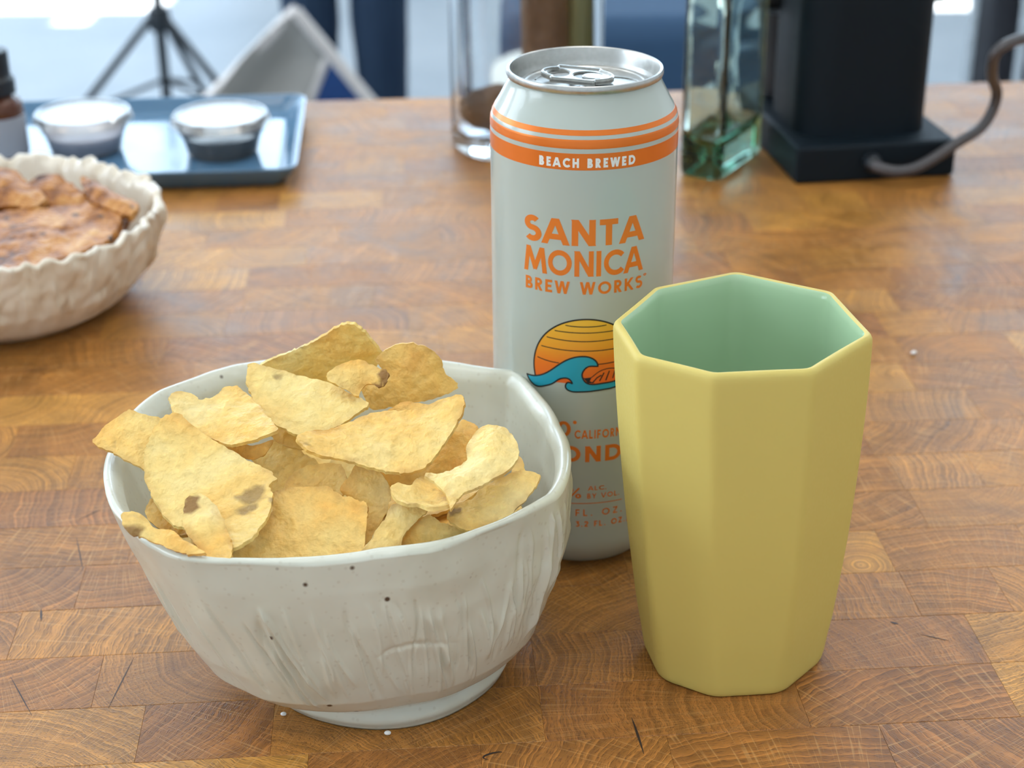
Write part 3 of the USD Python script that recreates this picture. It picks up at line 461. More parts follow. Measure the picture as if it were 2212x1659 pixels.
CHIPS = [
["A",0.002,3,-2,[-1176,-401,913,-1101,-412,945,-1033,-421,966,-988,-429,987,-925,-441,1019,-855,-465,1079,-821,-473,1098,-794,-474,1100,-765,-464,1072,-741,-450,1033,-712,-429,973,-733,-407,906,-775,-387,842,-867,-374,800,-977,-374,807,-1112,-381,842,-1180,-390,878],[]],
["B",0.002,2,3,[-1153,-638,949,-1153,-567,976,-1128,-557,980,-1079,-572,975,-1025,-583,971,-954,-605,963,-878,-630,954,-801,-681,934,-741,-727,916,-735,-750,907,-755,-759,903,-794,-792,889,-854,-828,873,-933,-857,860,-976,-838,868,-1041,-800,883,-1086,-762,899,-1116,-717,917,-1130,-685,930],[[-0.1051,-0.0606,0.0962,0.0018]]],
["C",0.003,6,6,[-876,-681,1002,-841,-658,1025,-799,-644,1038,-758,-643,1040,-726,-656,1029,-694,-666,1019,-673,-677,1009,-670,-693,994,-680,-709,979,-704,-714,973,-725,-704,983,-745,-706,981,-760,-719,967,-768,-737,950,-796,-727,960,-839,-706,979,-870,-695,988],[[-0.0682,-0.0683,0.1004,0.0026],[-0.0672,-0.0702,0.0985,0.0026],[-0.0707,-0.0716,0.0972,0.0022]]],
["D",0.002,-5,2,[-723,-562,1002,-691,-554,1039,-648,-551,1057,-605,-551,1060,-558,-554,1052,-522,-560,1028,-498,-567,997,-486,-577,954,-449,-586,920,-447,-590,901,-482,-593,886,-557,-596,867,-615,-598,856,-685,-600,843,-739,-602,830,-759,-595,859,-774,-585,896,-736,-577,933,-703,-568,975],[[-0.0554,-0.0589,0.0897,0.0012]]],
["E",0.003,4,3,[-1376,-799,938,-1390,-763,948,-1368,-733,956,-1317,-730,958,-1294,-750,952,-1240,-728,959,-1219,-691,969,-1177,-688,970,-1137,-723,961,-1094,-783,944,-1044,-863,921,-1010,-926,902,-1046,-946,896,-1094,-959,892,-1134,-965,890,-1169,-964,890,-1223,-929,900,-1302,-872,917,-1353,-836,927],[]],
["F",0.0025,3,2,[-944,-1005,904,-918,-967,917,-841,-935,928,-783,-896,942,-725,-857,955,-665,-844,959,-589,-845,959,-538,-832,964,-488,-819,968,-437,-815,970,-414,-835,964,-421,-889,946,-445,-942,928,-478,-1000,908,-507,-1050,891,-540,-1087,877,-578,-1105,871,-622,-1106,870,-672,-1094,874,-727,-1078,880,-792,-1061,885,-871,-1057,886,-917,-1037,893],[[-0.0416,-0.0894,0.0945,0.0014]]],
["G",0.0015,-3,3,[-1629,-852,863,-1614,-832,876,-1588,-802,895,-1550,-778,911,-1521,-764,920,-1477,-781,910,-1425,-790,905,-1382,-806,895,-1385,-861,860,-1400,-909,829,-1430,-951,800,-1450,-951,800,-1498,-931,813,-1553,-902,832,-1580,-892,838,-1624,-871,851],[[-0.1553,-0.0875,0.0849,0.0014]]],
["H",0.0025,3,2,[-1422,-1063,867,-1425,-1012,884,-1417,-966,899,-1400,-920,914,-1375,-886,925,-1337,-869,930,-1280,-911,917,-1220,-950,905,-1155,-990,893,-1085,-1037,878,-1032,-1070,867,-1001,-1111,853,-1020,-1133,846,-1010,-1163,835,-1002,-1217,816,-1010,-1281,792,-1033,-1337,771,-1061,-1381,754,-1103,-1402,745,-1150,-1385,751,-1203,-1340,769,-1267,-1289,788,-1286,-1288,788,-1330,-1247,803,-1374,-1181,826,-1408,-1120,848],[[-0.1068,-0.1186,0.0826,0.0042],[-0.1083,-0.1239,0.0807,0.003],[-0.1049,-0.116,0.0836,0.0025],[-0.1001,-0.1205,0.082,0.002]]],
["I",0.002,3,3,[-1258,-1330,829,-1261,-1290,844,-1258,-1249,858,-1231,-1230,865,-1197,-1241,861,-1164,-1274,850,-1139,-1321,833,-1113,-1377,812,-1095,-1433,791,-1093,-1473,775,-1135,-1470,776,-1174,-1453,782,-1207,-1417,796,-1240,-1375,812],[[-0.1241,-0.1278,0.0848,0.003]]],
["J",0.002,4,4,[-1436,-1344,855,-1426,-1334,860,-1393,-1335,860,-1363,-1350,852,-1331,-1380,837,-1292,-1385,835,-1262,-1400,827,-1241,-1420,817,-1212,-1437,808,-1166,-1468,791,-1208,-1469,790,-1256,-1455,798,-1315,-1429,811,-1364,-1409,821,-1402,-1400,826,-1430,-1374,840],[[-0.1391,-0.1394,0.0829,0.0024],[-0.1407,-0.138,0.0837,0.0016]]],
["J2",0.001,3,3,[-1428,-1084,720,-1423,-1051,735,-1409,-1039,740,-1368,-1085,720,-1313,-1124,702,-1287,-1173,680,-1338,-1162,685,-1390,-1137,696,-1420,-1106,710],[]],
["K",0.003,2,3,[-1156,-1307,664,-1102,-1269,691,-1062,-1230,718,-1027,-1186,747,-1012,-1150,771,-1020,-1113,795,-1014,-1103,801,-960,-1092,809,-891,-1091,810,-842,-1094,809,-791,-1121,792,-767,-1124,791,-741,-1140,780,-719,-1145,777,-715,-1186,750,-718,-1231,721,-729,-1300,673,-838,-1320,658,-982,-1322,655],[]],
["L",0.001,3,4,[-815,-1033,765,-791,-1013,794,-761,-986,830,-721,-987,830,-691,-999,814,-666,-1018,790,-650,-1042,757,-660,-1071,717,-685,-1100,677,-709,-1123,644,-739,-1140,620,-759,-1111,660,-765,-1081,701,-780,-1052,741],[]],
["M",0.002,3,3,[-1015,-889,680,-1000,-848,710,-971,-825,727,-925,-812,737,-873,-808,740,-831,-813,737,-809,-851,710,-816,-901,673,-867,-919,660,-939,-913,663],[]],
["N",0.002,3,3,[-737,-916,784,-645,-921,781,-571,-919,784,-519,-893,804,-485,-848,840,-450,-822,860,-424,-830,854,-397,-846,842,-388,-888,810,-405,-925,781,-449,-946,763,-509,-967,746,-587,-973,740,-665,-970,741,-705,-949,758],[]],
["O",0.006,2,6,[-403,-1113,917,-408,-1064,929,-388,-1014,940,-359,-975,949,-325,-970,950,-286,-980,948,-261,-1016,940,-245,-1060,930,-243,-1116,917,-274,-1170,904,-316,-1199,897,-364,-1239,887,-397,-1250,884,-417,-1273,879,-433,-1306,870,-448,-1345,860,-462,-1278,877,-496,-1225,890,-530,-1195,897,-526,-1184,900,-481,-1178,901,-432,-1143,910],[]],
["O2",-0.004,6,-8,[-641,-1153,837,-622,-1131,836,-597,-1136,836,-580,-1136,836,-569,-1110,836,-537,-1074,835,-497,-1111,836,-466,-1182,837,-449,-1251,839,-449,-1310,840,-494,-1314,840,-527,-1292,840,-553,-1250,839,-582,-1249,839,-621,-1214,838,-640,-1179,837],[[-0.0503,-0.1146,0.0836,0.0012]]],
["P",0.002,3,3,[-467,-1202,753,-443,-1157,775,-384,-1130,788,-372,-1102,801,-338,-1079,812,-296,-1056,822,-241,-1040,830,-215,-1042,829,-173,-1062,820,-191,-1100,803,-227,-1144,782,-276,-1191,759,-338,-1226,742,-375,-1245,732,-404,-1249,730,-425,-1238,735],[]],
["P2",0.001,3,3,[-253,-881,810,-231,-907,799,-221,-944,785,-232,-980,770,-266,-964,776],[]],
["Q",0.001,3,3,[-455,-804,836,-438,-759,862,-412,-755,865,-381,-769,857,-367,-796,841,-385,-832,820,-424,-822,825],[]],
["R",0.002,5,5,[-697,-1260,713,-686,-1236,732,-658,-1202,760,-638,-1171,785,-609,-1166,789,-559,-1165,790,-525,-1190,771,-542,-1201,762,-574,-1224,743,-603,-1252,721,-610,-1282,696,-635,-1292,688,-688,-1298,683,-729,-1300,680,-717,-1277,699],[]],
["S",0.002,-4,3,[-623,-1230,665,-610,-1216,695,-584,-1203,726,-555,-1195,745,-526,-1188,760,-501,-1192,752,-476,-1200,735,-451,-1202,731,-417,-1200,739,-392,-1198,743,-390,-1204,730,-405,-1216,703,-443,-1224,684,-485,-1229,673,-547,-1231,665],[]],
["T",0.001,4,4,[-1146,-720,725,-1106,-688,749,-1075,-675,760,-1038,-676,760,-989,-691,749,-967,-718,728,-923,-737,714,-911,-765,693,-968,-786,675,-1003,-807,658,-1064,-828,640,-1098,-801,661,-1128,-747,704],[]],
["U",0.001,3,3,[-1204,-836,828,-1142,-839,827,-1091,-838,828,-1050,-828,840,-1069,-861,805,-1120,-874,790,-1182,-859,805],[]],
["V",0.001,3,3,[-1078,-696,830,-1020,-697,830,-982,-719,817,-939,-741,805,-956,-782,780,-1031,-765,789,-1070,-733,808],[]],
["W",0.001,3,3,[-676,-717,884,-655,-703,894,-625,-690,905,-572,-693,903,-541,-700,898,-540,-733,873,-613,-736,870],[]]]
BOWL_RIM = [[-3.125, 77.4], [-2.987, 77.4], [-2.806, 77.6], [-2.6, 78.8], [-2.5, 78.9], [-2.287, 79.8], [-2.1, 80.7], [-1.965, 78.1], [-1.85, 75.4], [-1.678, 72.3], [-1.497, 70.5], [-1.308, 69.8], [-1.123, 72.1], [-1.027, 72.9], [-0.859, 73.1], [-0.645, 75.7], [-0.443, 78.4], [-0.281, 77.9], [-0.098, 76.6], [0.209, 75.0], [0.52, 77.8], [0.621, 79.5], [0.773, 83.0], [0.865, 78.9], [0.963, 76.8], [1.123, 74.6], [1.364, 73.6], [1.602, 74.5], [1.852, 76.2], [2.08, 78.1], [2.18, 79.9], [2.386, 80.3], [2.578, 82.0], [2.762, 80.7]]
CRACKERS = [[-2938,2080,383,-2989,2439,409,-2822,2581,420,-2671,2607,422,-2489,2663,426,-2379,2722,430,-2269,2480,414,-2284,2199,393,-2383,2068,383,-2603,1843,364,-2726,1796,360],[-2556,2838,500,-2446,2778,488,-2313,2660,464,-2200,2569,444,-2229,2461,420,-2352,2541,438,-2482,2651,461],[-2805,2888,493,-2683,2902,500,-2592,2814,464,-2478,2728,429,-2516,2664,400,-2725,2669,400,-2856,2770,443],[-3107,2910,514,-2936,2927,520,-2838,2819,491,-2708,2675,449,-2785,2579,420,-2891,2620,432,-3034,2604,426],[-2670,2467,345,-2369,2638,356,-2271,2697,360,-2273,2286,335,-2356,2123,324,-2553,2074,320]]

# ------------------------------------------------------------------ bowl of chips
BX, BY, BH = -.0835, -.0770, .078
bth = np.array([a for a, _ in BOWL_RIM]); brr = np.array([r for _, r in BOWL_RIM]) * .001
NT = 1080; th = np.arange(NT) * 2 * np.pi / NT - np.pi
rim_r = np.interp(th, np.r_[bth - 2 * np.pi, bth, bth + 2 * np.pi], np.r_[brr, brr, brr])
kern = np.exp(-np.linspace(-2, 2, 17) ** 2); kern /= kern.sum(); rim_r = np.convolve(np.r_[rim_r[-8:], rim_r, rim_r[:8]], kern, 'valid')
rim_z = BH + .0014 * (meshkit.fbm(np.c_[np.cos(th) * 3, np.sin(th) * 3, 0 * th], 3, 5) - .5)
FX, FY, FR = .0125, -.0085, .0405                    # the foot's centre relative to the bowl's, its radius
def bowl_ring(s, inner=False):
    """The ring at s = 0 (foot) .. 1 (rim) of the outer wall."""
    S_ = [0, .03, .07, .10, .16, .25, .38, .52, .68, .84, 1.0]
    k = np.interp(s, S_, [.03, .05, .06, .10, .29, .46, .62, .755, .87, .955, 1.0]); kl = np.interp(s, S_, [.03, .05, .06, .11, .37, .57, .67, .745, .835, .92, 1.0])
    k = k + (kl - k) * np.clip(-np.cos(th - .25), 0, 1)
    cx, cy = FX * (1 - s) ** 1.2, FY * (1 - s) ** 1.2
    r = FR + (rim_r - FR) * k
    return cx + r * np.cos(th), cy + r * np.sin(th), rim_z * s
def smooth_in(s, a, b): q = np.clip((s - a) / .08, 0, 1) * np.clip((b - s) / .08, 0, 1); return q * q * (3 - 2 * q)
rb_ = random.Random(5); RIDGES = []
for lo, hi, n_, s0, s1, h in ((-2.05, -.75, 46, .18, .80, .00062), (-.72, -.10, 34, .30, .95, .00052), (-2.7, -2.05, 9, .25, .75, .0004), (.0, 3.3, 34, .25, .85, .0005)):
    for q in range(n_):
        a0 = rb_.uniform(lo, hi); l0 = rb_.uniform(s0, s0 + .35 * (s1 - s0)); l1 = min(s1, l0 + rb_.uniform(.25, .6))
        RIDGES.append((a0, rb_.uniform(-.25, .12), l0, l1, 1.25 * h * rb_.uniform(.5, 1.3) * (1 if rb_.random() < .75 else -.8), rb_.uniform(.0005, .0011), rb_.uniform(.005, .02), rb_.uniform(6, 16), rb_.uniform(0, 6)))
rows = []
for s in np.r_[np.linspace(0, .12, 12), np.linspace(.135, .985, 110)]:
    x, y, z = bowl_ring(s); q = np.c_[x, y, z]; out = np.c_[np.cos(th), np.sin(th), 0 * th]
    soft = .0034 * (meshkit.fbm(np.c_[q[:, 0] * 38, q[:, 1] * 38, z * 30], 3, 2) - .5)
    ridge = sum(h * np.exp(-((np.angle(np.exp(1j * (th - a0 - sl * (s - s0) - wv * np.sin(s * f_ + p_)))) * .07 / w_) ** 2)) * smooth_in(s, s0, s1) for a0, sl, s0, s1, h, w_, wv, f_, p_ in RIDGES)
    crease = -.0005 * np.exp(-(((s - .55 + 1.1 * (th + 1.22) ** 2) * BH / .0010) ** 2)) * np.exp(-((th + 1.22) / .19) ** 6)
    lip = .0016 * np.exp(-((s - .055) / .03) ** 2) - .0022 * np.exp(-((s - .125) / .028) ** 2)
    rows.append(q + out * (soft * min(1, s * 4) + ridge + crease + lip + .0004 * np.sin(th * 5 + 2) * (s < .1))[:, None])
def inset(q, d, dz): r = np.hypot(q[:, 0], q[:, 1]); f = (r - d) / r; return np.c_[q[:, 0] * f, q[:, 1] * f, q[:, 2] + dz]
x, y, z = bowl_ring(1.0); top = np.c_[x, y, z]
rows += [inset(top, .0003, -.0002), inset(top, .0014, .0006), inset(top, .0026, .0003), inset(top, .0036, -.0008)]
for s in np.linspace(.96, .14, 34):
    x, y, z = bowl_ring(s); q = inset(np.c_[x, y, z], .0048, 0)
    rows.append(q + np.c_[np.cos(th), np.sin(th), 0 * th] * (.0012 * (meshkit.fbm(np.c_[q[:, 0] * 60, q[:, 1] * 60, z * 40], 2, 3) - .5))[:, None])
m = grid_mesh(np.array(rows)); k = (len(rows) - 1) * NT; j = np.arange(NT); j2 = (j + 1) % NT
m = trimesh.Trimesh(np.vstack([m.vertices, [FX, FY, 0.0095], [FX, FY, .0005]]), np.vstack([m.faces, np.stack([np.full(NT, len(m.vertices)), k + j, k + j2], 1), np.stack([np.full(NT, len(m.vertices) + 1), j2, j], 1)]), process=False)
obj('chip_bowl', m, 'bowl_glaze', loc=(BX, BY, TZ), smooth=True, label='handmade off-white speckled ceramic bowl full of potato chips', cat='bowl')

def sheet(out3, bulge, k1, k2, seed, thick=.0012, step=.0022, bumps=.0008, jag=.0005):
    """A curved crisp sheet with the given 3-D outline: its own thickness, blisters and ragged edge. Returns the mesh and distance from the edge per vertex."""
    P = np.array(out3, float); c = P.mean(0); _, _, V = np.linalg.svd(P - c); e1, nrm = V[0], V[2]
    if nrm @ np.array((0, -.45, .9)) < 0: nrm = -nrm
    e2 = np.cross(nrm, e1); a = np.c_[(P - c) @ e1, (P - c) @ e2]; h = (P - c) @ nrm
    rb = RBFInterpolator(a, h, kernel='thin_plate_spline', smoothing=1e-7)
    n0 = len(a); t = np.arange(n0 + 6) - 3; from scipy.interpolate import CubicSpline
    cs = CubicSpline(t, a[t % n0]); L = np.linalg.norm(np.diff(np.vstack([a, a[:1]]), axis=0), axis=1).sum(); b = cs(np.linspace(0, n0, max(40, int(L / .0009)), endpoint=False))
    b = .55 * b + .45 * np.array([np.interp(np.linspace(0, n0, len(b), endpoint=False), np.arange(n0 + 1), np.r_[a[:, q], a[:1, q]]) for q in (0, 1)]).T
    b += jag * (np.stack([meshkit.fbm(np.c_[b * 900, np.full(len(b), seed + 9 * q)], 2, 1) for q in (0, 1)], 1) - .5) * 2
    poly = Polygon(b).buffer(0); poly = max(getattr(poly, 'geoms', [poly]), key=lambda g: g.area); b = np.array(poly.exterior.coords)[:-1]
    x0, y0, x1, y1 = poly.bounds; gx, gy = np.meshgrid(np.arange(x0, x1, step), np.arange(y0, y1, step * .87)); gx[1::2] += step / 2; g = np.c_[gx.ravel(), gy.ravel()]
    inner = poly.buffer(-step * .45); g = g[shapely.contains_xy(inner, g[:, 0], g[:, 1])]
    A = np.vstack([b, g]); tri = Delaunay(A).simplices; cen = A[tri].mean(1); tri = tri[shapely.contains_xy(poly, cen[:, 0], cen[:, 1])]
    ar = np.cross(A[tri[:, 1]] - A[tri[:, 0]], A[tri[:, 2]] - A[tri[:, 0]]); tri = tri[np.abs(ar) > 1e-10]; ar = ar[np.abs(ar) > 1e-10]; tri[ar < 0] = tri[ar < 0][:, ::-1]
    d = shapely.distance(poly.exterior, shapely.points(A)); dm = max(d.max(), 1e-6)
    H = rb(A) + bulge * .5 * (1 - np.cos(np.pi * np.minimum(d / dm, 1))) + .5 * (k1 * (A[:, 0] ** 2 - (A[:, 0] ** 2).mean()) + k2 * (A[:, 1] ** 2 - (A[:, 1] ** 2).mean()))
    H += bumps * 2 * (meshkit.fbm(np.c_[A * 130, np.full(len(A), seed)], 3, 4) - .5) * np.minimum(1, .4 + d / .003)
    H += .0006 * np.clip((meshkit.noise(np.c_[A * 260, np.full(len(A), seed + 5)], 8) - .62) * 4, 0, 1) * np.minimum(1, d / .003)
    top = c + A[:, :1] * e1 + A[:, 1:] * e2 + H[:, None] * nrm
    vn = trimesh.Trimesh(top, tri, process=False).vertex_normals; N = len(A)
    w0, w1 = top + vn * thick * .25, top - vn * thick * .75; v = np.vstack([w0, w1, w0, w1])
    ed = np.sort(np.vstack([tri[:, [0, 1]], tri[:, [1, 2]], tri[:, [2, 0]]]), 1); di = np.vstack([tri[:, [0, 1]], tri[:, [1, 2]], tri[:, [2, 0]]])
    _, inv, cnt = np.unique(ed, axis=0, return_inverse=True, return_counts=True); bd = di[cnt[inv.ravel()] == 1]
    f = np.vstack([tri, tri[:, ::-1] + N, np.c_[bd[:, 1], bd[:, 0], bd[:, 0] + N] + 2 * N, np.c_[bd[:, 1], bd[:, 0] + N, bd[:, 1] + N] + 2 * N])
    keep = np.unique(f); remap = np.full(4 * N, -1); remap[keep] = np.arange(len(keep)); v, f, d = v[keep], remap[f], np.tile(d, 4)[keep]
    return trimesh.Trimesh(v, f, process=False), d
def crisp(name, mesh, d, seed, matname, label, cat, group, stains=()):
    z = np.zeros(len(d))
    for q in stains: z = np.maximum(z, np.clip(1.5 - np.linalg.norm(mesh.vertices - q[:3], axis=1) / q[3] * (.2 + 1.6 * meshkit.fbm(mesh.vertices * 600, 3, 3)), 0, 1))
    b = mesh.bounds; o = np.array([(b[0][0] + b[1][0]) / 2, (b[0][1] + b[1][1]) / 2, b[0][2]]); mesh.apply_translation(-o)
    obj(name, mesh, matname, loc=o + (0, 0, TZ), smooth=True, attr={'chip': np.c_[d * 1000, np.full(len(d), float(seed)), z]}, label=label, cat=cat, group=group)
CHIP_LABEL = {
    'A': 'golden folded potato chip standing highest at the back of the bowl', 'B': 'broad flat potato chip left of the centre below the highest chip', 'C': 'small curled potato chip with a dark brown edge near the top of the heap',
    'D': 'round yellow potato chip at the back right of the heap', 'E': 'potato chip with an orange folded left edge on the left of the heap', 'F': 'large blistered triangular potato chip in the middle of the bowl',
    'G': 'pale yellow potato chip sticking out over the left rim of the bowl', 'H': 'large potato chip with a dark brown stain at the front left', 'I': 'narrow oval potato chip leaning on the stained chip at the front left',
    'J': 'twisted potato chip resting on the left front rim of the bowl', 'J2': 'potato chip half hidden between the rim and the stained chip', 'K': 'broad pale potato chip at the front centre against the rim',
    'L': 'upright pointed potato chip just right of the front centre chip', 'M': 'shaded rounded potato chip behind the front centre chip', 'N': 'golden potato chip lying under the large blistered chip',
    'O': 'rolled potato chip arching over the right side of the heap', 'O2': 'potato chip curled open like a cone below the rolled chip', 'P': 'wide potato chip against the right front rim of the bowl',
    'P2': 'bit of potato chip showing behind the rolled chip on the right', 'Q': 'rounded potato chip edge behind the right end of the blistered chip', 'R': 'golden curled potato chip at the right front of the bowl',
    'S': 'notched potato chip inside the front rim right of the curled one', 'T': 'brown potato chip deep in the gap at the middle of the bowl', 'U': 'potato chip sliver showing under the orange folded chip',
    'V': 'potato chip edge showing below the broad flat chip', 'W': 'potato chip edge peeping out behind the large blistered chip'}
for i, (key, bulge, k1, k2, flat_, stains) in enumerate(CHIPS):
    m, d = sheet(np.array(flat_).reshape(-1, 3) * 1e-4, bulge * .45, k1 * 4.5, k2 * 2.5, i + 1)
    crisp('potato_chip', m, d, i + 1.37, 'chip', CHIP_LABEL[key], 'chip', None, stains)
rr = random.Random(21)
for i in range(14):                               # the chips underneath, seen only through the gaps
    lay = i // 8; a = i * 2.4; q = (.040, .030, .012)[lay] * (1 + .12 * rr.uniform(-1, 1)); zc = (.046, .056, .062)[lay] - .004 * (i % 2)
    cx, cy = BX + .002 + q * math.cos(a), BY + .0 + q * math.sin(a); t = np.arange(14) * 2 * math.pi / 14; r0 = .017 + .003 * rr.random()
    pts = np.c_[cx + r0 * np.cos(t) * 1.15, cy + r0 * np.sin(t), zc + .35 * r0 * np.cos(t - a) + rr.uniform(-.0015, .0015) * np.ones(14)]
    m, d = sheet(pts, .0015, 6, 6, 60 + i); crisp('potato_chip', m, d, 60.2 + i, 'chip', 'golden potato chip buried beneath the others in the bowl', 'chip', 'chips buried in the bowl')
# grains of salt on the table
for (x, y, r), lb in zip(((.1675, .1610, .0011), (-.1025, -.1190, .0008), (-.0674, -.1296, .0009)), ('white grain of salt on the table right of the yellow cup', 'white grain of salt at the left of the bowl foot', 'white grain of salt right in front of the bowl foot')):
    g = trimesh.creation.icosphere(2, r); g.vertices *= (1.2, .9, .75) + .15 * meshkit.noise(g.vertices * 900, 3)[:, None]; g.apply_translation((0, 0, -g.bounds[0][2]))
    obj('salt_grain', g, 'salt', loc=(x, y, TZ + .0001), label=lb, cat='salt')

# ------------------------------------------------------------------ cracker dish at the left
DX, DY = -.295, .238
th2 = np.arange(360) * 2 * np.pi / 360; rows = []
def dish_r(s): return .058 + (.0905 - .058) * np.interp(s, [0, .15, .4, .7, 1], [0, .38, .72, .9, 1])
wob = 1 + .035 * np.cos(2 * th2 + 1.2) + .012 * np.sin(5 * th2)
zr = .0495 + .0035 * (meshkit.fbm(np.c_[np.cos(th2) * 9, np.sin(th2) * 9, 0 * th2], 3, 3) - .5) * 2 + .0007 * np.sin(th2 * 46 + 2 * np.sin(th2 * 5))
for s in np.linspace(0, 1, 40):
    f = meshkit.fbm(np.c_[th2 * 9, 0 * th2 + s * 2.2 + np.sin(th2 * 7) * .2, 0 * th2], 3, 6); rib = np.abs(f - .5) * 2
    r = dish_r(s) * wob + .0075 * (rib - .3) * np.clip((s - .25) * 4, 0, 1); rows.append(np.c_[r * np.cos(th2), r * np.sin(th2), zr * s])
r = np.hypot(rows[-1][:, 0], rows[-1][:, 1])
for dr, dz in ((.0012, .0012), (.003, .0008), (.0042, -.001)): rows.append(np.c_[(r - dr) * np.cos(th2), (r - dr) * np.sin(th2), zr + dz])
for s in np.linspace(.94, .14, 14): q = dish_r(s) * wob - .0055; rows.append(np.c_[q * np.cos(th2), q * np.sin(th2), zr * s])
m = grid_mesh(np.array(rows)); k = (len(rows) - 1) * 360; j = np.arange(360); j2 = (j + 1) % 360; n_ = len(m.vertices)
m = trimesh.Trimesh(np.vstack([m.vertices, [0, 0, .007], [0, 0, .0002]]), np.vstack([m.faces, np.stack([np.full(360, n_), k + j, k + j2], 1), np.stack([np.full(360, n_ + 1), j2, j], 1)]), process=False)
obj('cracker_dish', m, 'dish_glaze', loc=(DX, DY, TZ), smooth=True, label='low cream ceramic dish with a ribbed wall and wavy rim', cat='dish')
CR = ['large brown seeded cracker lying at the front of the cream dish', 'narrow cracker shard leaning against the right inside of the cream dish', 'brown cracker piece at the back of the cream dish', 'cracker piece at the left edge of the photo in the cream dish', 'cracker tucked under the large one by the right rim of the cream dish']
for i, o in enumerate(CRACKERS):
    m, d = sheet(np.array(o).reshape(-1, 3) * 1e-4, .003, 3, 3, 200 + i, .004, .0035, .0016, .0012); crisp('cracker', m, d, 200 + i, 'cracker', CR[i], 'cracker', None)
for i in range(6):
    a = i * 1.05 + .3; t = np.arange(12) * 2 * math.pi / 12; pts = np.c_[DX + .036 * math.cos(a) + .030 * np.cos(t), DY + .036 * math.sin(a) + .024 * np.sin(t), .022 + .003 * (i % 3) + .006 * np.cos(t - a)]
    m, d = sheet(pts, .002, 2, 2, 230 + i, .004, .004, .0016, .001); crisp('cracker', m, d, 230 + i, 'cracker', 'brown cracker in the lower layer of the cream dish', 'cracker', 'lower crackers in the dish')

# ------------------------------------------------------------------ slate blue tray, sauce cups, dropper bottle
tray = thing('serving_tray', 'glossy slate blue rectangular tray behind the cracker dish', 'tray', (-.3365, .4795, TZ), 4.0)
def rr_ring(hx, hy, r, n=12):
    out = []
    for sx, sy, a0 in ((1, 1, 0), (-1, 1, 90), (-1, -1, 180), (1, -1, 270)):
        for q in range(n + 1): a = math.radians(a0 + 90 * q / n); out.append((sx * (hx - r) + r * math.cos(a), sy * (hy - r) + r * math.sin(a)))
    return np.array(out)
rows = [np.c_[rr_ring(hx, hy - .0115, r), np.full(52, z)] for hx, hy, r, z in ((.163, .083, .010, 0), (.166, .086, .010, .0006), (.172, .092, .011, .008), (.1745, .0945, .012, .0128), (.1742, .0942, .012, .0136), (.1725, .0925, .011, .0136), (.1700, .0900, .011, .0120), (.1640, .0840, .009, .0062), (.160, .080, .008, .0052), (.155, .075, .006, .0050))]
m = grid_mesh(np.array(rows)); k = (len(rows) - 1) * 52; j = np.arange(52); j2 = (j + 1) % 52; n_ = len(m.vertices)
obj('plate', trimesh.Trimesh(np.vstack([m.vertices, [0, 0, .005], [0, 0, 0]]), np.vstack([m.faces, np.stack([np.full(52, n_), k + j, k + j2], 1), np.stack([np.full(52, n_ + 1), j2, j], 1)]), process=False), 'tray_glaze', tray, smooth=35)
def sauce_cup(x, y, label, fill, fillmat, tint):
    t = thing('sauce_cup', label, 'sauce cup', (x, y, TZ + .0053))
    obj('cup_wall', lathe([(.0001, .0006), (.0195, .0006), (.0215, .0), (.0222, .0008), (.0240, .008), (.0262, .0145), (.0270, .015), (.0288, .0215), (.0295, .022), (.0300, .0218)], 72), 'clear_plastic', t, smooth=40)
    rf = .0214 + .0026 * fill / .010
    obj('filling', lathe([(.0001, .0011), (.0205, .0011), (.0212, .0016), (rf - .0004, fill - .0012), (rf - .0008, fill), (.0001, fill - .0003)], 72), fillmat, t, smooth=40)
    obj('lid', lathe([(.0318, .0195), (.0322, .0202), (.0314, .0228), (.0306, .0252), (.0298, .0260), (.0284, .0260), (.0276, .0252), (.0268, .0247), (.0001, .0247)], 72), 'lid_plastic', t, smooth=40, label='clear snap-on lid')
sauce_cup(-.2115, .4690, 'lidded clear plastic cup of dark sauce near the right end of the tray', .0125, 'sauce', 0)
sauce_cup(-.3010, .4755, 'lidded clear plastic cup of pale dip beside the amber bottle', .012, 'cream', 0)
bot = thing('amber_bottle', 'small amber glass bottle with black cap and grey label', 'bottle', (-.3512, .462, TZ + .0053))
obj('glass_body', lathe([(.0001, .0003), (.0150, .0003), (.0163, .0012), (.0166, .003), (.0166, .031), (.0160, .035), (.0140, .0385), (.0105, .041), (.0095, .043), (.0095, .053)], 48), 'amber_glass', bot)
obj('paper_label', lathe([(.01665, .0040), (.01675, .0042), (.01675, .0285), (.01665, .0287)], 48), 'paper_grey', bot, label='grey paper label')
obj('cap', lathe([(.0100, .0422), (.0132, .0422), (.0132, .0510), (.0122, .0525), (.0112, .0535), (.0112, .0685), (.0106, .0695), (.0001, .0695)], 48), 'black_plastic', bot, label='black screw cap')

# ------------------------------------------------------------------ glass vase behind the can, with what stands in it
VX, VY = -.0150, .5020
obj('glass_vase', lathe([(.0001, 0), (.046, 0), (.0490, .0012), (.0500, .004), (.0500, .30), (.0495, .3055), (.0483, .3055), (.0478, .30), (.0476, .016), (.0465, .0125), (.0440, .011), (.0001, .0105)], 96), 'vase_glass', loc=(VX, VY, TZ), smooth=40, label='tall clear glass cylinder vase behind the beer can', cat='vase')
lump = trimesh.creation.icosphere(4, 1.0); lump.vertices *= (1 + .22 * (meshkit.fbm(lump.vertices * 2.6, 3, 7) - .5))[:, None]; lump.vertices *= (.026, .022, .0145); lump.apply_translation((0, 0, -lump.bounds[0][2]))
obj('dried_mushroom', lump, 'bark_brown', loc=(VX - .0185, VY - .010, TZ + .0112), smooth=True, label='lumpy brown dried mushroom on the bottom of the glass vase', cat='mushroom')
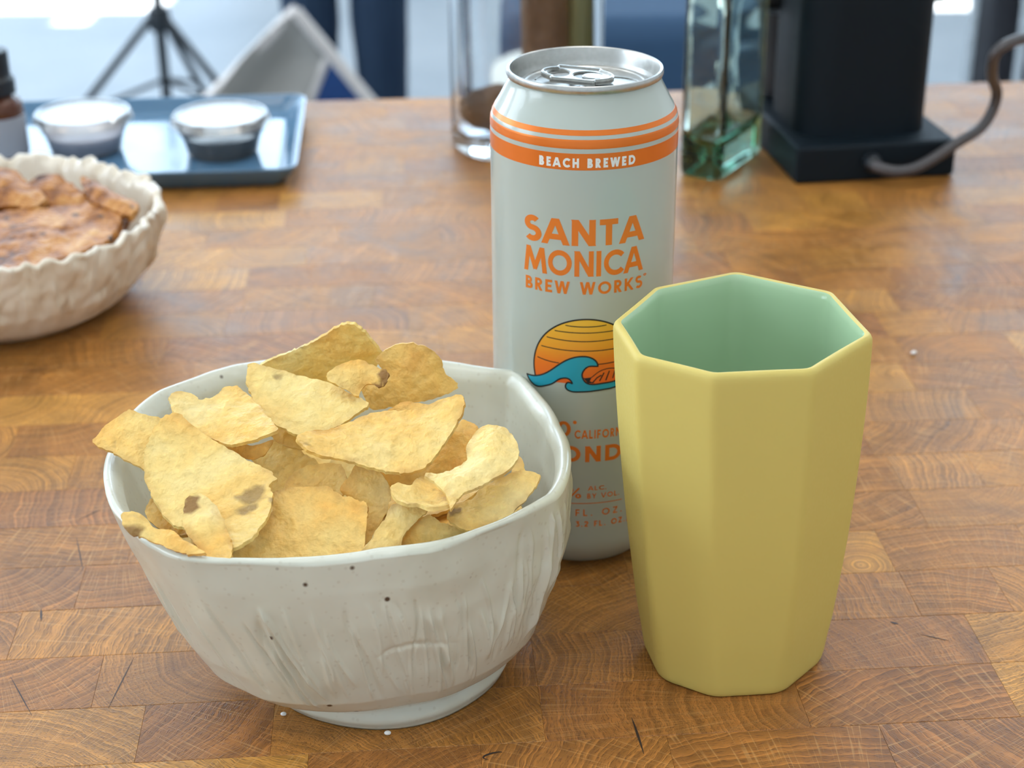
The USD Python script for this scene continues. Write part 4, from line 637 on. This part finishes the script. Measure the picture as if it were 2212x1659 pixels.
def bundle(name, x, y, r, h, m, label, cat, seed, flakes):
    t = thing(name, label, cat, (x, y, TZ + .0112)); z = np.linspace(0, h, 60); a = np.arange(40) * 2 * np.pi / 40
    P = np.array([[((r * (1 + .16 * (meshkit.fbm(np.array([[math.cos(b) * 2.2, math.sin(b) * 2.2, zz * 26]]), 3, seed)[0] - .5) * 2)) * math.cos(b), (r * (1 + .16 * (meshkit.fbm(np.array([[math.cos(b) * 2.2, math.sin(b) * 2.2, zz * 26]]), 3, seed)[0] - .5) * 2)) * math.sin(b), zz) for b in a] for zz in z])
    g = grid_mesh(P); n_ = len(g.vertices); j = np.arange(40); j2 = (j + 1) % 40
    obj('stem', trimesh.Trimesh(np.vstack([g.vertices, [0, 0, h], [0, 0, 0]]), np.vstack([g.faces, np.stack([np.full(40, n_), n_ - 40 + j, n_ - 40 + j2], 1), np.stack([np.full(40, n_ + 1), j2, j], 1)]), process=False), m, t, smooth=True)
    for b, zz, s in flakes:
        f = trimesh.creation.icosphere(3, 1.0); f.vertices *= (1 + .4 * (meshkit.fbm(f.vertices * 2 + b, 2, seed) - .5))[:, None]; f.vertices *= (.8 * s, .35 * s, s)
        f.apply_translation((r * math.sin(b), -r * math.cos(b), zz)); obj('flake', f, 'gold_flake', t, smooth=True, label='golden flake')
bundle('bark_stick', VX + .0110, VY - .008, .0145, .285, 'bark_brown', 'upright brown bark stick with golden flakes in the glass vase', 'stick', 3, [(-.1, .170, .010), (-.7, .150, .006), (.1, .215, .008), (-.3, .245, .008), (.5, .12, .006)])
bundle('paper_roll', VX + .0345, VY - .002, .0090, .275, 'olive_paper', 'upright olive paper roll in the right half of the glass vase', 'roll', 5, [])

# ------------------------------------------------------------------ green glass bottle
gb = thing('green_glass_bottle', 'flat-sided pale green glass bottle between the can and the grinder', 'bottle', (.0895, .4250, TZ), 0)
def bottle_ring(z, off, amp, seed):
    ax = np.array((.0355, .0600)); ax = ax / np.linalg.norm(ax); sd = np.array((ax[1], -ax[0])); hx, hy, r = .0145 - off, .0345 - off, max(.0065 - off, .0025)
    o = rr_ring(hx, hy, r, 12); w = amp * (meshkit.fbm(np.c_[o * 70, np.full(len(o), z * 34)], 3, seed) - .5) * 2
    nn = o / np.linalg.norm(o, axis=1, keepdims=True); o = o + nn * w[:, None]
    return np.c_[o[:, :1] * sd + o[:, 1:] * ax + ax * .0330 + sd * .002, np.full(len(o), z)]
zz = np.r_[[0, .0006, .002, .005], np.linspace(.012, .26, 70)]
rows = [bottle_ring(z, {0: .004, .0006: .002, .002: .0006}.get(z, 0), .0006, 3) for z in zz]
rows += [bottle_ring(.262, .001, .0004, 3), bottle_ring(.262, .003, .0004, 3)]
rows += [bottle_ring(z, .0036 + (.003 if z < .026 else 0) + (.003 if z < .022 else 0), .0016, 8) for z in np.linspace(.258, .0195, 70)]
m = grid_mesh(np.array(rows)); k = (len(rows) - 1) * 52; j = np.arange(52); j2 = (j + 1) % 52; n_ = len(m.vertices); c0, c1 = rows[-1].mean(0), rows[0].mean(0)
obj('glass_body', trimesh.Trimesh(np.vstack([m.vertices, c0, c1]), np.vstack([m.faces, np.stack([np.full(52, n_), k + j, k + j2], 1), np.stack([np.full(52, n_ + 1), j2, j], 1)]), process=False), 'green_glass', gb, smooth=True)

# ------------------------------------------------------------------ coffee grinder seen from behind
gx, gy, ga = .1504, .4099, 8.5
gr = thing('coffee_grinder', 'black electric coffee grinder on a square base at the back right', 'coffee grinder', (gx - .0012, gy, TZ), ga)
obj('base', tm(rbox(0, 0, 0, .1025, .150, .0235, .0025)), 'grinder_black', gr)
colp = Polygon(rr_ring(.0425, .040, .022, 12)); m = flat(colp, .0235, .235); m.apply_translation((.0500, .0560, 0)); obj('column', m, 'grinder_black', gr)
obj('head', tm(rbox(-.004, .080, .0885, .1240, .190, .240, .006)), 'black_plastic', gr)
obj('catch_cup', lathe([(.0001, 0), (.0270, 0), (.0285, .0015), (.0300, .055), (.0310, .0555), (.0310, .0575), (.0001, .0570)], 64), 'black_plastic', gr, loc=(.0370, .1210, .0237))
obj('socket', lathe([(.0001, .008), (.0035, .008), (.0052, .006), (.0060, 0), (.0060, -.002), (.0001, -.002)], 24).apply_transform(trimesh.transformations.rotation_matrix(math.pi / 2, (1, 0, 0))), 'black_plastic', gr, loc=(.0475, 0, .0125))
pts = [(.1962, .4155, .0125), (.2010, .4070, .0118), (.2090, .4040, .0105), (.2300, .4095, .0140), (.2520, .4160, .0262), (.2690, .4280, .0345), (.2735, .4290, .0480), (.2670, .4170, .0620), (.2596, .3990, .0770), (.2590, .3900, .0880), (.2720, .3960, .0930), (.2930, .4150, .0860), (.3250, .4500, .0620), (.3600, .4850, .0300), (.3950, .5150, .0085), (.4300, .5450, .0042), (.4700, .5750, .0042), (.5100, .6000, .0042)]
cl_ = spline(pts, 160); cl_[:, 2] = np.maximum(cl_[:, 2], .0040); g = tube(cl_, .0034, 16); v = g.vertices - (gx, gy, 0); c_, s_ = math.cos(math.radians(ga)), math.sin(math.radians(ga)); g.vertices = np.c_[v[:, 0] * c_ + v[:, 1] * s_, -v[:, 0] * s_ + v[:, 1] * c_, v[:, 2]]
obj('power_cord', g, 'cable_grey', gr, smooth=True, label='grey power cord')

# ------------------------------------------------------------------ beyond the table
st = thing('light_stand', 'black tripod stand on the floor beyond the tray', 'tripod', (-.776, 3.0, 0))
obj('pole', tube([(0, 0, .06), (0, 0, .40), (.003, 0, 1.9)], .011), 'stand_black', st)
obj('hub', lathe([(.0001, .365), (.020, .365), (.024, .375), (.024, .405), (.020, .415), (.0001, .415)], 24), 'stand_black', st)
for a in (-160, -25, 80):
    dx, dy = math.cos(math.radians(a)), math.sin(math.radians(a))
    lg = obj('leg', tube([(.02 * dx, .02 * dy, .39), (.37 * dx, .37 * dy, .012)], .0085), 'stand_black', st)
    obj('foot', tm(capsule((.36 * dx, .36 * dy, .013), (.385 * dx, .385 * dy, .013), .0125)), 'black_plastic', lg)
    obj('brace', tube([(.011 * dx, .011 * dy, .255), (.20 * dx, .20 * dy, .197)], .005), 'stand_black', st)
ch = thing('sling_chair', 'low folding sling chair with taupe canvas and pale tubes', 'chair', (-.43, 2.6, 0))
P = np.array([(-.588, .348), (-.543, .404), (-.476, .466), (-.430, .494), (-.410, .466), (-.391, .421), (-.382, .407), (-.403, .367), (-.440, .290), (-.52, .20), (-.62, .17), (-.66, .24)]) + (.43, 0)
m, d = sheet(np.c_[P[:, 0], -.02 + .10 * (P[:, 1] - .3), P[:, 1]], -.03, 1, 1, 300, .006, .02, .006, .0); obj('canvas', m, 'taupe_cloth', ch, smooth=True)
obj('tube', tube([(-.53, .02, .012), (-.162, .012, .345), (0, .01, .500)], .012), 'pale_tube', ch); obj('tube', tube([(0, -.012, .500), (.133, -.012, .324), (.38, -.012, .012)], .012), 'pale_tube', ch)
obj('tube', tube([(.052, .0, .407), (.0, -.0, .29), (-.125, 0, .012)], .010), 'pale_tube', ch)
m, d = sheet(np.array([(.028, .15, .352), (.075, .15, .352), (.150, .15, .255), (.21, .15, .17), (-.08, .15, .16), (-.02, .15, .26)]), .012, 0, 0, 301, .006, .02, .004, 0); obj('seat_cloth', m, 'royal_cloth', ch, smooth=True, label='royal blue cloth')
# person in jeans
pe = thing('person', 'person standing in dark navy jeans just beyond the table', 'person', (-.40, 3.22, 0))
K = dict(pel=(0, 0, .93), wai=(0, 0, 1.06), che=(0, .01, 1.28), nec=(0, .01, 1.48), hed=(0, -.005, 1.615))
body = []
for s in (-1, 1):
    hip, kn, an, toe = (s * .078, 0, .90), (s * .080, -.01, .49), (s * .082, .02, .075), (s * .092, -.15, .035)
    sh, el, wr = (s * .185, .01, 1.41), (s * .235, .03, 1.13), (s * .245, -.05, .89)
    body += [capsule(hip, kn, .082, .052), capsule(kn, (s * .081, .01, .32), .052, .054), capsule((s * .081, .01, .32), an, .054, .036), capsule(an, toe, .038, .028), capsule(sh, el, .052, .040), capsule(el, wr, .040, .026), capsule((s * .09, .01, 1.39), sh, .06, .055),
             capsule(wr, (s * .246, -.07, .82), .027, .024)]
    for q in range(4): f0 = np.array((s * .246, -.092 + q * .019, .805)); body += [capsule(f0, f0 + (0, -.006, -.036), .0085, .008), capsule(f0 + (0, -.006, -.036), f0 + (-s * .012, -.004, -.062 + .006 * abs(q - 1)), .008, .007)]
    body += [capsule((s * .240, -.092, .845), (s * .222, -.118, .812), .011, .009)]
body += [capsule((-.07, 0, .93), (.07, 0, .93), .092), m3.Manifold.batch_hull([m3.Manifold.sphere(.088, 20).translate((x, 0, .98)) for x in (-.055, .055)] + [m3.Manifold.sphere(.10, 20).translate((x, .01, 1.30)) for x in (-.07, .07)]), capsule((0, .015, 1.36), K['nec'], .075, .052), capsule(K['nec'], (0, 0, 1.56), .05),
         m3.Manifold.batch_hull([m3.Manifold.sphere(.074, 24).translate((0, .012, 1.635)), m3.Manifold.sphere(.05, 20).translate((0, -.03, 1.565)), m3.Manifold.sphere(.068, 24).translate((0, -.012, 1.62))]), capsule((0, -.082, 1.62), (0, -.098, 1.595), .009, .012)] + [capsule((s * .073, .01, 1.62), (s * .074, .012, 1.59), .013, .009) for s in (-1, 1)]
bm = tm(m3.Manifold.batch_boolean(body, m3.OpType.Add).refine_to_length(.02)); trimesh.smoothing.filter_taubin(bm, iterations=8); obj('body', bm, 'skin', pe, smooth=True)
tr = []
for s in (-1, 1): tr += [capsule((s * .078, 0, .92), (s * .08, -.008, .5), .098, .070), capsule((s * .08, -.008, .5), (s * .080, .012, .1), .070, .056)]
tr += [capsule((-.07, 0, .95), (.07, 0, .95), .104)]
t_ = tm((m3.Manifold.batch_boolean(tr, m3.OpType.Add) - m3.Manifold.cube((1, 1, 1), True).translate((0, 0, 1.54))).refine_to_length(.018)); n3 = .010 * (meshkit.fbm(t_.vertices * (9, 9, 6), 3, 4) - .5); t_.vertices += t_.vertex_normals * n3[:, None]; obj('jeans', t_, 'denim', pe, smooth=True)
sh_ = [m3.Manifold.batch_hull([m3.Manifold.sphere(.108, 20).translate((x, .0, .99)) for x in (-.055, .055)] + [m3.Manifold.sphere(.116, 20).translate((x, .01, 1.29)) for x in (-.07, .07)])]
for s in (-1, 1): sh_ += [capsule((s * .08, .01, 1.38), (s * .185, .01, 1.405), .072, .070), capsule((s * .185, .01, 1.405), (s * .22, .022, 1.24), .068, .056)]
obj('shirt', tm(m3.Manifold.batch_boolean(sh_, m3.OpType.Add).refine_to_length(.025)), 'shirt', pe, smooth=True)
obj('hair', tm(m3.Manifold.batch_hull([m3.Manifold.sphere(.082, 24).translate((0, .022, 1.655)), m3.Manifold.sphere(.06, 20).translate((0, .045, 1.59))])), 'hair', pe, smooth=True)
for s in (-1, 1): obj('shoe', tm(m3.Manifold.batch_hull([m3.Manifold.sphere(.045, 20).scale((1, 1, .9)).translate((s * .084, .035, .0405)), m3.Manifold.sphere(.043, 20).scale((1, 1, .8)).translate((s * .092, -.10, .0344)), m3.Manifold.sphere(.034, 20).scale((1, 1, .8)).translate((s * .095, -.165, .0272)), m3.Manifold.sphere(.042, 20).translate((s * .082, .025, .085))])), 'black_plastic', pe, smooth=True)

po = thing('upholstered_pouf', 'navy blue upholstered pouf on the floor behind the glass vase', 'pouf', (.160, 2.98, 0))
obj('cushion', tm(rbox(-.235, -.18, .06, .30, .18, .428, .055, 10)), 'navy_cloth', po)
for x in (-.17, .24):
    for y in (-.12, .12): obj('leg', lathe([(.0001, 0), (.016, 0), (.020, .08), (.0001, .08)], 20), 'stand_black', po, loc=(x, y, 0))
wt = thing('side_stool', 'small white round stool in front of the navy pouf', 'stool', (.045, 2.46, 0))
obj('seat', lathe([(.0001, .385), (.13, .385), (.142, .392), (.145, .402), (.140, .414), (.128, .419), (.0001, .421)], 64), 'white_seat', wt)
for a in (30, 120, 210, 300): obj('leg', tube([(.10 * math.cos(math.radians(a)), .10 * math.sin(math.radians(a)), .388), (.125 * math.cos(math.radians(a)), .125 * math.sin(math.radians(a)), 0)], .011), 'white_seat', wt)
for x, y, lb in ((.808, 2.42, 'pale metal floor pole left of the black backpack'), (.882, 2.36, 'pale metal floor pole in front of the black backpack')):
    ck = thing('floor_pole', lb, 'pole', (x, y, 0)); obj('base', lathe([(.0001, 0), (.030, 0), (.032, .004), (.012, .010), (.0001, .011)], 32), 'chrome', ck); obj('tube', tube([(0, 0, .01), (0, 0, .9), (0, 0, 1.5)], .0075), 'chrome', ck)
bg = thing('black_backpack', 'tall black backpack with grey straps standing on the floor at the right', 'backpack', (1.065, 2.68, 0))
b_ = tm(rbox(-.165, -.10, 0, .20, .14, .66, .05, 10)); b_ = trimesh.Trimesh(*trimesh.remesh.subdivide_to_size(b_.vertices, b_.faces, .03)); b_.vertices += .012 * (meshkit.fbm(b_.vertices * 14, 3, 2) - .5)[:, None]; b_.apply_translation((0, 0, -b_.bounds[0][2])); obj('pack', b_, 'black_cloth', bg, smooth=True)
for pp in ([(-.10, -.09, .64), (-.10, -.13, .56), (-.12, -.13, .50), (-.11, -.13, .42), (-.10, -.13, .30)], [(-.16, -.10, .56), (-.14, -.13, .545), (-.08, -.13, .58)], [(-.05, -.12, .62), (-.045, -.135, .55), (-.06, -.12, .52)]): obj('strap', tube(spline(pp, 30), .0085, 10), 'strap_grey', bg, smooth=True, label='grey strap')
